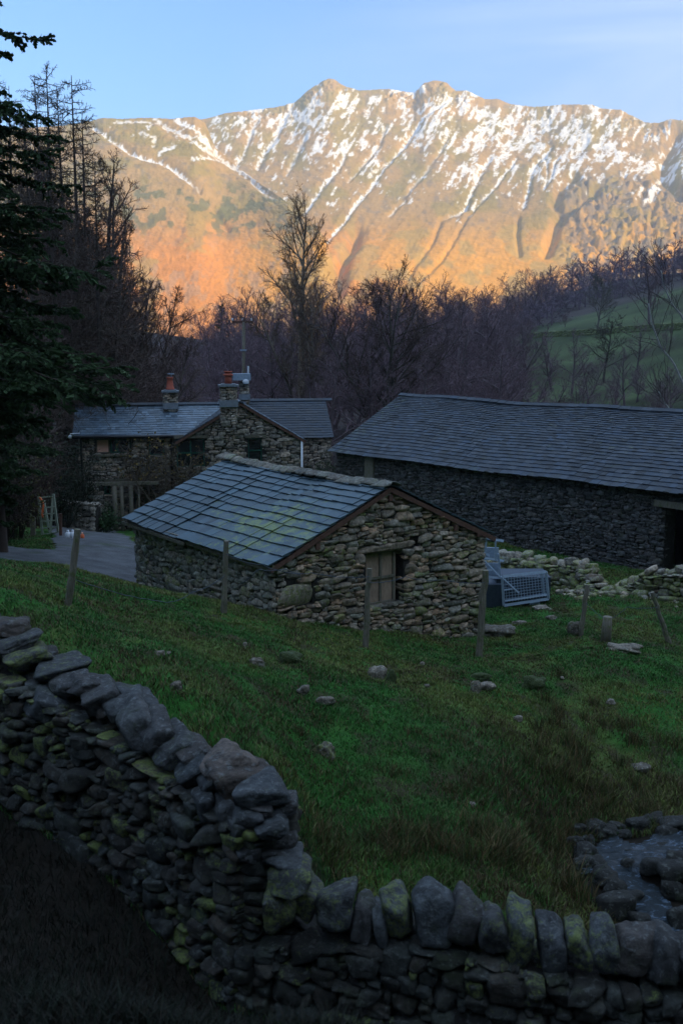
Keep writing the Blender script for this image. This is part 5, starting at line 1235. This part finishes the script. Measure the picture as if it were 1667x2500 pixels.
# far wood on the right hill: one mass
tw_, cw_ = bare_tree(71, 9, 1.1, 0, 1.2, .15, minimal=True, rmin=.03, tw=(.15, .11, .145), col=(.12, .09, .11)); tw2, cw2 = bare_tree(72, 8, 1.2, 0, 1.2, .15, stems=2, minimal=True, rmin=.03, tw=(.145, .11, .14), col=(.12, .09, .11))
protoV = []
for A_, B_ in ((tw_, cw_), (tw2, cw2)):
    V = np.concatenate(A_.V+B_.V); Fs = A_.F+[f+A_.n for f in B_.F]; T_ = np.concatenate(A_.T+B_.T); protoV.append((V, Fs, T_))
wd = Acc(); cnt = 0
WTOP = [(1040,735), (1150,728), (1240,715), (1290,690), (1340,665), (1400,632), (1450,615), (1520,607), (1580,596), (1667,578), (1800,560)]
for row, (Y0, n, lo, hi, dy) in enumerate([(400, 34, 1000, 1800, 0), (365, 34, 1020, 1800, 8), (330, 34, 1180, 1800, 28), (300, 32, 1200, 1800, 48), (275, 30, 1220, 1800, 70), (258, 30, 1230, 1800, 92), (240, 28, 1240, 1800, 112), (224, 26, 1240, 1800, 130), (210, 24, 1250, 1800, 145)]):
    for i in range(n):
        px = lo+(i+rt.random())*(hi-lo)/n; Y = Y0*rt.uniform(.97, 1.03); py = np.interp(px, [a for a, b in WTOP], [b for a, b in WTOP])+dy*(.5 if px < 1350 else 1.)+rt.uniform(-4, 9)
        p = at(px, py, Y); g_ = gz(p[0], Y); s = (p[2]-g_)/8.2
        if s < .15: continue
        s = min(s, 1.9)
        V, Fs, T_ = protoV[rt.random() > .5]; a_ = rt.uniform(0, 6.28); c_, s_ = math.cos(a_), math.sin(a_); sx = max(s, 1.)*1.15
        W_ = np.stack([(V[:, 0]*c_-V[:, 1]*s_)*sx+p[0], (V[:, 0]*s_+V[:, 1]*c_)*sx+Y, V[:, 2]*s+g_], 1); wd.add(W_, Fs, T_*rt.uniform(.75, 1.2)); cnt += 1
tag(wd.build('far_woodland', MAT['twig']), 'dark violet mass of bare woodland along the top of the right hand hill', 'woodland', kind='stuff')

# larches and bare trees on the left
def larch(seed, H):
    r_ = np.random.default_rng(seed); tr_ = Acc(); cr = Acc(); pts = grow(r_, np.zeros((1, 3)), np.array([[0, 0, 1.]]), np.array([H*1.]), 14, .012, .05); pts[:, 0, 2] -= .4
    tubes(tr_, pts, np.array([H*.012]), np.array([.015]), 7, (.07, .055, .05)); P, D, Lc, Rc = spawn(r_, pts, np.array([H]), np.array([.16]), 120, .18, .99, (70, 100), .21, .82)
    p1 = grow(r_, P, D, Lc, 6, .07, .035); tubes(cr, p1, np.full(len(Lc), .022), np.full(len(Lc), .010), 3, (.085, .065, .055))
    P, D, L2, R2 = spawn(r_, p1, Lc, Rc, 11, .12, 1., (35, 75), .34, .4); p2 = grow(r_, P, D, L2, 3, .14, .0); tubes(cr, p2, np.full(len(L2), .011), np.full(len(L2), .007), 3, (.09, .068, .055))
    P, D, L3, R3 = spawn(r_, p2, L2, R2, 4, .1, 1., (30, 70), .45, .3); p3 = grow(r_, P, D, L3, 2, .2, .0); tubes(cr, p3, np.full(len(L3), .009), np.full(len(L3), .006), 2, (.09, .068, .055))
    return tr_, cr
LA = [make_tree('larch_tree', *larch(41, 19), 'x', 'tree', 'bare larches on the left hillside'), make_tree('larch_tree', *larch(42, 18), 'x', 'tree', 'bare larches on the left hillside')]
for k, (px, py, Y, lab) in enumerate([(112,184,54,'bare larch with the highest spiky tip left of the mountain'), (167,206,52,'bare larch just right of the highest larch tip'), (82,200,58,'bare larch left of the highest larch tip'), (148,240,60,'bare larch hidden between the two tallest larches'),
    (30,230,60,'bare larch behind the spruce at the left edge'), (196,300,50,'shorter bare larch on the right flank of the larch group'), (-40,200,62,'bare larch mostly outside the left edge'), (60,300,46,'bare larch low behind the spruce boughs'), (125,330,46,'bare larch in front of the larch group'), (235,420,47,'small bare larch leaning into the open slope'), (10,360,42,'nearest bare larch by the spruce trunk')]):
    x, y, s = top_scale(px, py, Y, 18.6 if k % 2 == 0 else 17.6); put_tree(LA[k % 2], used, x, y, s, k*1.3, lab, 'bare larches on the left hillside')
LD = []
for sd, H, sp_, st in ((51, 12, .62, 1), (52, 11, .75, 1), (53, 9, .8, 2)):
    LD.append((make_tree('bare_hillside_tree', *bare_tree(sd, H, sp_, .3, 1.9, .10, stems=st, w0=.03, w1=.07, tap=.75, col=(.12, .098, .085), tw=(.15, .108, .098), rmin=.008), 'x', 'tree', 'bare trees below the larches'), H))
for k, (px, py, Y) in enumerate([(150,345,58), (190,400,54), (215,450,55), (245,500,58), (262,560,54), (290,600,57), (300,660,52), (318,720,56), (330,770,53), (205,580,50), (160,520,48), (80,560,58), (250,680,51), (190,720,47), (30,760,56), (280,800,55), (-30,820,38), (345,830,58), (-60,640,48), (225,850,54), (300,880,56), (370,870,60), (165,860,52), (270,500,60), (300,640,58), (240,420,62), (335,700,62), (180,620,56), (265,760,58), (-20,760,40)]):
    pr_, H = LD[k % 3]; x, y, s = top_scale(px, py, Y, H*.93)
    put_tree(pr_, used, x, y, s*1.02, rt.uniform(0, 6), 'tangled brown bare tree in the thicket left of the farmhouse below the larches', 'bare trees below the larches', s)

# big spruce at the left edge
def spruce(H, Rm, seed, nb=150):
    r_ = np.random.default_rng(seed); tr_ = Acc(); cr = Acc(); pts = grow(r_, np.zeros((1, 3)), np.array([[0, 0, 1.]]), np.array([H]), 16, .008, .05); pts[:, 0, 2] -= .5; tubes(tr_, pts, np.array([.30]), np.array([.03]), 10, (.06, .045, .038))
    z = H*(.08+.91*(np.arange(nb)+r_.random(nb))/nb); f = z/H; a = r_.uniform(0, 6.283, nb); L = (Rm*(1-f)**1.15*r_.uniform(.62, 1.12, nb)+.25)*(.25+.75*sstep(.14, .24, f))
    i = np.clip(f*16, 0, 15.99); ii = i.astype(int); P = pts[0, ii]*(1-(i-ii))[:, None]+pts[0, ii+1]*(i-ii)[:, None]
    el = np.where(f > .75, .25, -.10)-.15*(1-f)
    D = norm(np.stack([np.cos(a), np.sin(a), el], 1)); n = 9; pl_ = [P]; d = D
    for k in range(n): d = norm(d+np.array([0, 0, 1.])*(-.05 if k < 4 else .075)+r_.normal(0, .03, (nb, 3))); pl_.append(pl_[-1]+d*(L/n)[:, None])
    p1 = np.stack(pl_, 1); tubes(tr_, p1, np.maximum(L*.012, .012), np.full(nb, .006), 4, (.055, .042, .035))
    # side shoots in the plane of the bough, hanging a little
    P, D, L2, _ = spawn(r_, p1, L, L*.01, 24, .14, 1., (35, 62), .30, .45, flat=.85); D = norm(D+np.array([0, 0, -.22])); p2 = grow(r_, P, D, L2, 4, .07, -.03)
    p2 = np.concatenate([p2, ]); tubes(cr, p2, np.full(len(L2), .012), np.full(len(L2), .006), 3, (.04, .04, .026))
    P, D, L3, _ = spawn(r_, p2, L2, L2*.01, 9, .08, 1., (30, 58), .36, .3, flat=.6); L3 = np.maximum(L3, .07); D = norm(D+np.array([0, 0, -.10]))
    tint = np.array([.060, .100, .048]); m = len(P); v_ = r_.uniform(.55, 1.5, m)
    # each shoot: two crossed slim blades of needles
    e = P+D*L3[:, None]; w = (.026+.014*r_.random(m))[:, None]
    for ax in (norm(np.cross(D, UPV)), norm(np.cross(D, np.cross(D, UPV)))):
        V = np.stack([P-ax*w*.5, P+ax*w*.5, P+(e-P)*.6+ax*w, e, P+(e-P)*.6-ax*w], 1); b = np.arange(m)[:, None]*5
        cr.add(V.reshape(-1, 3), np.concatenate([b+[0, 1, 2], b+[0, 2, 4], b+[4, 2, 3]]), np.repeat(tint[None]*v_[:, None], 5, 0))
    # needles along the main shoots too
    P, D, L4, _ = spawn(r_, p2, np.full(len(p2), .12), L2*.01, 12, .0, 1., (40, 60), 1., .0); m = len(P); e = P+D*.10; ax = norm(np.cross(D, UPV))*.010
    V = np.stack([P-ax, P+ax, e], 1); b = np.arange(m)[:, None]*3; cr.add(V.reshape(-1, 3), b+[0, 1, 2], np.repeat(tint[None]*r_.uniform(.5, 1.3, m)[:, None], 3, 0))
    return tr_, cr
sp1 = make_tree('spruce_tree', *spruce(19.5, 4.15, 61, 280), 'tall dark green spruce with drooping boughs filling the left edge', 'tree', None, 'needle')
x, y = at(-95, 900, 22.)[:2]; sp1.location = (x, y, gz(x, y)); used.add(sp1.name)
sp2 = make_tree('spruce_tree', *spruce(10.0, 2.4, 62, 110), 'shorter dark spruce behind the big one, its boughs reaching toward the farmhouse roof', 'tree', None, 'needle')
x, y = at(-30, 900, 27.)[:2]; sp2.location = (x, y, gz(x, y))
sp3 = make_tree('spruce_tree', *spruce(10, 2.4, 63, 80), 'small dark conifer standing on the skyline of the wood left of the power pole', 'tree', None, 'needle')
x, y, s = top_scale(535, 742, 122, 10); put_tree(sp3, used, x, y, s, 0)

# ------------------------------------------------------------------ shrubs
def shrub(name, x, y, Rr, H, seed, col, leaf, nl, label, cat='shrub', group=None, lsz=.05):
    r_ = np.random.default_rng(seed); cr = Acc(); lv = Acc(); m = 34; a = r_.uniform(0, 6.28, m); P = np.stack([np.cos(a)*Rr*.25, np.sin(a)*Rr*.25, np.zeros(m)], 1); D = norm(np.stack([np.cos(a)*Rr/H*r_.random(m), np.sin(a)*Rr/H*r_.random(m), np.ones(m)], 1))
    L = H*r_.uniform(.6, 1.05, m); p = grow(r_, P, D, L, 6, .12, .0); tubes(cr, p, np.full(m, .018), np.full(m, .006), 3, col)
    P, D, L2, _ = spawn(r_, p, L, L*.01, 9, .15, 1, (30, 70), .35, .3); p2 = grow(r_, P, D, L2, 4, .2, -.02); tubes(cr, p2, np.full(len(L2), .008), np.full(len(L2), .004), 3, col)
    P, D, L3, _ = spawn(r_, p2, L2, L2*.01, 5, .1, 1, (30, 70), .5, .3); p3 = grow(r_, P, D, L3, 2, .2, -.02); tubes(cr, p3, np.full(len(L3), .006), np.full(len(L3), .004), 2, col)
    e = empty(name, (x, y, gz(x, y)), label, cat, group); 
    o = np.array(e.location)
    for A_ in (cr,): A_.V = [v+o for v in A_.V]
    cr.build('stems', MAT['twig'], e)
    if nl:
        Pl = p3.reshape(-1, 3)[r_.integers(0, p3.shape[0]*p3.shape[1], nl)]+r_.normal(0, .05, (nl, 3)); d1 = norm(r_.normal(0, 1, (nl, 3))); d2 = norm(np.cross(d1, r_.normal(0, 1, (nl, 3)))); s_ = (lsz*r_.uniform(.5, 1.3, nl))[:, None]
        V = np.stack([Pl-d1*s_, Pl-d2*s_*.5, Pl+d1*s_, Pl+d2*s_*.5], 1); lv.add(V.reshape(-1, 3)+o, np.arange(nl)[:, None]*4+np.array([0, 1, 2, 3]), np.repeat(np.array(leaf)[None]*r_.uniform(.5, 1.5, nl)[:, None], 4, 0)); lv.build('leaves', MAT['blade'], e)
    return e
SH = [(-20,1330,30.5,1.6,2.6,'brown bramble thicket at the left edge above the track',(.05,.035,.03),(.05,.04,.02),900), (40,1320,31.5,.8,3.0,'ivy and yellowish leaves in the hedge left of the trestle',(.05,.04,.03),(.085,.085,.02),2200), (-20,1330,30,1.8,3.4,'dark bramble thicket outside the left edge',(.05,.035,.03),(.03,.04,.02),900),
 (85,1290,36,.9,3.0,'reddish bare hedge bush behind the trestle',(.075,.045,.04),(.05,.03,.02),500), (40,1285,36,1.8,4.2,'tall dark hedge bush under the spruce boughs',(.045,.035,.03),(.02,.035,.015),2200), (150,1262,39.5,1.2,3.2,'dark evergreen bush at the left corner of the farmhouse',(.03,.03,.02),(.014,.028,.014),3600), (178,1270,43.5,.7,3.0,'dark ivy clump against the farmhouse corner',(.03,.03,.02),(.014,.026,.014),2600),
 (250,1284,40.5,.7,1.0,'small green bush by the porch posts',(.03,.04,.02),(.03,.07,.025),3000), (800,1150,47,1.2,1.8,'green bush between the farmhouse and the long barn',(.04,.04,.03),(.03,.05,.02),2600), (770,1130,46,1.0,1.4,'low garden shrub at the right end of the farmhouse',(.05,.05,.04),(.05,.07,.04),2200)]
for k, (px, py, Y, Rr, H, lab, c, lf, nl) in enumerate(SH): x, y = at(px, py, Y)[:2]; shrub('hedge_bush', x, y, Rr, H, 300+k, c, lf, nl, lab, 'shrub', 'shrubs round the yard')
# climber on the farmhouse front
r_ = np.random.default_rng(77); cl_ = Acc(); lv = Acc()
st = []
for px in (352, 372, 396, 405, 428, 450, 330, 385, 415): u_ = hp(px, 1200)[0]; p = OH+HU*u_+HN*.55; st.append([p[0], p[1], gz(*p)])
st = np.array(st); m = len(st); D = norm(np.array([[HU[0]*r_.normal(0, .3), HU[1]*0, 1] for _ in range(m)])); L = r_.uniform(2.6, 3.9, m); p = grow(r_, st, D, L, 9, .11, .03); tubes(cl_, p, np.full(m, .06), np.full(m, .02), 5, (.13, .105, .08))
P, D, L2, _ = spawn(r_, p, L, L*.01, 12, .25, 1, (30, 80), .34, .3); D = norm(D*np.array([1, .35, 1])); p2 = grow(r_, P, D, L2, 5, .16, .0); tubes(cl_, p2, np.full(len(L2), .018), np.full(len(L2), .009), 3, (.12, .095, .075))
P, D, L3, _ = spawn(r_, p2, L2, L2*.01, 8, .1, 1, (25, 75), .5, .3); D = norm(D*np.array([1, .4, 1])); p3 = grow(r_, P, D, L3, 3, .18, .0); tubes(cl_, p3, np.full(len(L3), .009), np.full(len(L3), .006), 3, (.11, .085, .065))
e = empty('climbing_shrub', st[2], 'bare twiggy climber with a few yellow leaves trained over the farmhouse front', 'climber'); cl_.build('stems', MAT['twig'], e)
Pq = p3[:, -1]; Pq = Pq[Pq[:, 2] > ZH-1.9]; nl = min(500, len(Pq)); Pq = Pq[r_.permutation(len(Pq))[:nl]]+r_.normal(0, .04, (nl, 3)); d1 = norm(r_.normal(0, 1, (nl, 3))); d2 = norm(np.cross(d1, r_.normal(0, 1, (nl, 3)))); s_ = (.06*r_.uniform(.6, 1.3, nl))[:, None]
lv.add(np.stack([Pq-d1*s_, Pq-d2*s_*.6, Pq+d1*s_, Pq+d2*s_*.6], 1).reshape(-1, 3), np.arange(nl)[:, None]*4+np.array([0, 1, 2, 3]), np.repeat(np.array([[.16, .11, .03]])*r_.uniform(.5, 1.5, nl)[:, None], 4, 0)); lv.build('leaves', MAT['blade'], e)

# ------------------------------------------------------------------ grass
def inside(x, y, O, U, V_, L, W, m=.0):
    dx = x-O[0]; dy = y-O[1]; a = dx*U[0]+dy*U[1]; b = dx*V_[0]+dy*V_[1]; return (a > -m) & (a < L+m) & (b > -m) & (b < W+m)
def scatter(n, r0, r1, th0, th1, seed):
    r_ = np.random.default_rng(seed); r = r_.uniform(r0, r1, n); t = np.radians(r_.uniform(th0, th1, n)); return r*np.sin(t), r*np.cos(t), r_
def wall_mask(x, y, m=.32):
    return np.minimum(seg_dist(x, y, pl.P[:, :2])[0], seg_dist(x, y, pr.P[:, :2])[0]) < m
inner = np.array([(pl.at(u)[0][:2]+pl.at(u)[2]*.45) for u in np.linspace(0, pl.L, 30)]+[(pr.at(u)[0][:2]+pr.at(u)[2]*.45) for u in np.linspace(.6, pr.L, 20)])
_ang = np.arctan2(inner[:, 0], inner[:, 1]); _o = np.argsort(_ang)
def camside(x, y): return np.interp(np.arctan2(x, y), _ang[_o], np.hypot(inner[:, 0], inner[:, 1])[_o])
def blades(acc, x, y, z, h, w, lean, col, r_):
    n = len(x); a = r_.uniform(0, 6.28, n); b = r_.uniform(0, 6.28, n); B0 = np.stack([x, y, z], 1); s = np.stack([np.cos(a), np.sin(a), np.zeros(n)], 1)*w[:, None]*.5; ld_ = np.stack([np.cos(b), np.sin(b), np.zeros(n)], 1)*(lean*h)[:, None]
    up = UPV*h[:, None]; M_ = B0+up*.55+ld_*.35; T_ = B0+up+ld_*1.1
    V = np.stack([B0-s, B0+s, M_+s*.75, M_-s*.75, T_], 1); i = np.arange(n)[:, None]*5
    acc.add(V.reshape(-1, 3), [i+np.array([0, 1, 2, 3]), i+np.array([3, 2, 4])], np.repeat(col, 5, 0))
x, y, r_ = scatter(720000, 7.0, 36, -21.5, 21.5, 900)
lum = fbm(x*.6, y*.6, 101); cl2 = fbm(x*2.4, y*2.4, 103); d_s, _ = seg_dist(x, y, STREAM)
keep = ~inside(x, y, OA, UG, UR, WB, LB, .03) & (track_mask(x, y) < .35) & (d_s > .55) & ~wall_mask(x, y) & ~inside(x, y, OL, UL, DL, LL, WL, 0)
keep &= np.hypot(x, y) > camside(x, y); keep &= (r_.random(len(x)) < .12+1.25*cl2)
x, y, lum, cl2, d_s = [v[keep] for v in (x, y, lum, cl2, d_s)]; z = ground_h(x, y)-.01; n = len(x); rd_ = np.hypot(x, y)
h = (.022+.058*cl2**1.5+.014*r_.random(n))*(.75+.6*r_.random(n)); rough = sstep(3.0, 1.0, d_s)*.8+sstep(12.5, 10.5, rd_)*.5; h = h*(1+1.2*np.clip(rough, 0, 1))
w = .006+.0007*rd_*r_.uniform(.6, 1.2, n)
g1_ = np.array([.044, .135, .028]); g2_ = np.array([.135, .165, .042]); g3_ = np.array([.13, .11, .050]); g4_ = np.array([.075, .050, .024])
f = sstep(.42, .66, lum)[:, None]; col = g1_+(g2_-g1_)*f; st_ = (r_.random(n) < .15+.38*sstep(.45, .7, fbm(x*1.1, y*1.1, 105))+.45*np.clip(rough, 0, 1))[:, None]; col = np.where(st_, np.where((r_.random(n) < .55)[:, None], g3_, g4_), col)*r_.uniform(.55, 1.4, n)[:, None]
ga = Acc(); blades(ga, x, y, z, h, w, r_.uniform(.1, .9, n), col, r_)
tag(ga.build('grass', MAT['blade']), 'short tufted green grass over the pasture', 'grass', kind='stuff')
# rushes, tall dead grass
CL = []
for k in range(190):
    px, py = rt.uniform(1130, 1667), rt.uniform(1650, 2130)
    if px < 1330 and py < 1900: continue
    if px > 1500 and py < 1760: continue
    if fbm(np.array([px/90.]), np.array([py/70.]), 111)[0] < .47: continue
    CL.append((px, py, .27))
for k in range(70): CL.append((rt.uniform(760, 1480), rt.uniform(2030, 2110), .26))
for k in range(60): CL.append((rt.uniform(1380, 1560), rt.uniform(2090, 2200), .40))
for k in range(26): CL.append((rt.uniform(720, 1150), rt.uniform(1750, 2000), .12))
for k in range(14): CL.append((rt.uniform(1280, 1420), rt.uniform(1780, 1950), .36))
ru = Acc()
for (px, py, hh) in CL:
    p = hit(px, py, 9, 30); 
    if seg_dist(p[:1], p[1:2], STREAM)[0][0] < .6: continue
    n = 70; aa = r_.uniform(0, 6.28, n); rr2 = np.abs(r_.normal(0, .13, n)); X = p[0]+np.cos(aa)*rr2; Y_ = p[1]+np.sin(aa)*rr2
    c = np.where((r_.random(n) < .45)[:, None], np.array([.13, .088, .040]), np.array([.055, .08, .022]))*r_.uniform(.5, 1.4, n)[:, None]
    blades(ru, X, Y_, ground_h(X, Y_)-.02, hh*r_.uniform(.5, 1.15, n), np.full(n, .010), r_.uniform(.1, .8, n), c, r_)
tag(ru.build('rushes', MAT['blade']), 'tall brown rushes and dead grass round the stream bank', 'rushes', kind='stuff')
# foreground rough grass on the camera side, shade painted into its colour
x, y, r_ = scatter(50000, 3.6, 11.5, -24, 20, 950); sd_ = np.array([0])
ang_lim = camside(x, y); lim = ang_lim
k_ = np.hypot(x, y) < lim; x, y = x[k_], y[k_]; n = len(x)
fg = Acc(); c = np.where((r_.random(n) < .35)[:, None], np.array([.018, .014, .009]), np.array([.006, .011, .004]))*r_.uniform(.4, 1.2, n)[:, None]  # blade colours darkened to stand in for foreground shade
blades(fg, x, y, ground_h(x, y)-.02, r_.uniform(.04, .20, n), np.full(n, .009), r_.uniform(.2, 1., n), c, r_)
tag(fg.build('rough_grass', MAT['blade']), 'rough grass coloured dark for shade on the near side of the foreground wall', 'grass', kind='stuff')

# ------------------------------------------------------------------ light, air, camera
SUN_AZ, SUN_EL = R(SUNAZ), R(SUNEL)   # azimuth measured clockwise from +Y
sd = Vector((math.sin(SUN_AZ)*math.cos(SUN_EL), math.cos(SUN_AZ)*math.cos(SUN_EL), math.sin(SUN_EL)))
ld_ = bpy.data.lights.new('sun', 'SUN'); ld_.energy = SUNE; ld_.angle = R(.6); ld_.color = SUNC
lo_ = bpy.data.objects.new('sun', ld_); COL.objects.link(lo_); lo_.rotation_euler = (-sd).to_track_quat('-Z', 'Y').to_euler(); lo_.location = (300, -300, 400)
wld = bpy.data.worlds.new('World'); scn.world = wld; wld.use_nodes = True; nt = wld.node_tree; nt.nodes.clear(); t = NT(nt)
sky = t.n('ShaderNodeTexSky', sky_type='NISHITA'); sky.sun_disc = False; sky.sun_elevation = SUN_EL; sky.sun_rotation = SUN_AZ; sky.altitude = 200; sky.air_density = AIR; sky.dust_density = DUST; sky.ozone_density = OZ
vec = t.n('ShaderNodeTexCoord').outputs['Generated']
cn = t.noise(vec, 2.2, 5, .55, .6, (1., 1., 5.)); sx = t.n('ShaderNodeSeparateXYZ'); t.l(vec, sx.inputs[0])
rt_ = t.math('MULTIPLY_ADD', sx.outputs[0], 1.7, .18); cf = t.math('MULTIPLY', t.ramp(cn, [(.35, 0.), (.75, 1.)]), t.math('MAXIMUM', rt_, 0.0)); ovh = t.math('MULTIPLY', t.ramp(sx.outputs[2], [(.36, 0.), (.75, 1.)]), OVER); cf = t.math('MINIMUM', cf, .6)  # ovh: overhead glow above the frame, added to lift ambient light
skc = t.mix(1., sky.outputs[0], SKYT, 'MULTIPLY'); cc = t.mix(ovh, t.mix(cf, skc, CLOUD), OVC)
bg = t.n('ShaderNodeBackground'); t.l(cc, bg.inputs[0]); bg.inputs[1].default_value = SKYS; wo_ = t.n('ShaderNodeOutputWorld'); t.l(bg.outputs[0], wo_.inputs[0])
if HAZE > 0:
    a = Acc(); a.box((0, 0, 300), (3400, 3400, 400)); hm_, t = new_mat('haze_air'); pv = t.n('ShaderNodeVolumePrincipled'); pv.inputs['Density'].default_value = HAZE; pv.inputs['Color'].default_value = (*HAZEC, 1); pv.inputs['Anisotropy'].default_value = .2
    o2 = t.n('ShaderNodeOutputMaterial'); t.l(pv.outputs[0], o2.inputs['Volume']); hm_.cycles.homogeneous_volume = True if hasattr(hm_, 'cycles') and hasattr(hm_.cycles, 'homogeneous_volume') else None
    tag(a.build('haze', hm_), 'thin valley haze softening the far mountain', 'haze', kind='stuff')
cam = bpy.data.cameras.new('camera'); co = bpy.data.objects.new('camera', cam); COL.objects.link(co); scn.camera = co
cam.sensor_fit = 'VERTICAL'; cam.sensor_height = 36; cam.sensor_width = 24; cam.lens = 36*F/2500; cam.dof.use_dof = True; cam.dof.focus_distance = 22; cam.dof.aperture_fstop = 2.4; cam.clip_start = .1; cam.clip_end = 20000
co.location = (0, 0, CAMZ); co.rotation_euler = (math.pi/2-PITCH, 0, 0)
scn.view_settings.view_transform = 'Standard'; scn.view_settings.look = 'None'; scn.view_settings.exposure = EXPO; scn.view_settings.gamma = 1
scn.render.engine = 'CYCLES'; scn.cycles.max_bounces = 5; scn.cycles.volume_bounces = 0
scn.render.resolution_x = 682; scn.render.resolution_y = 1024
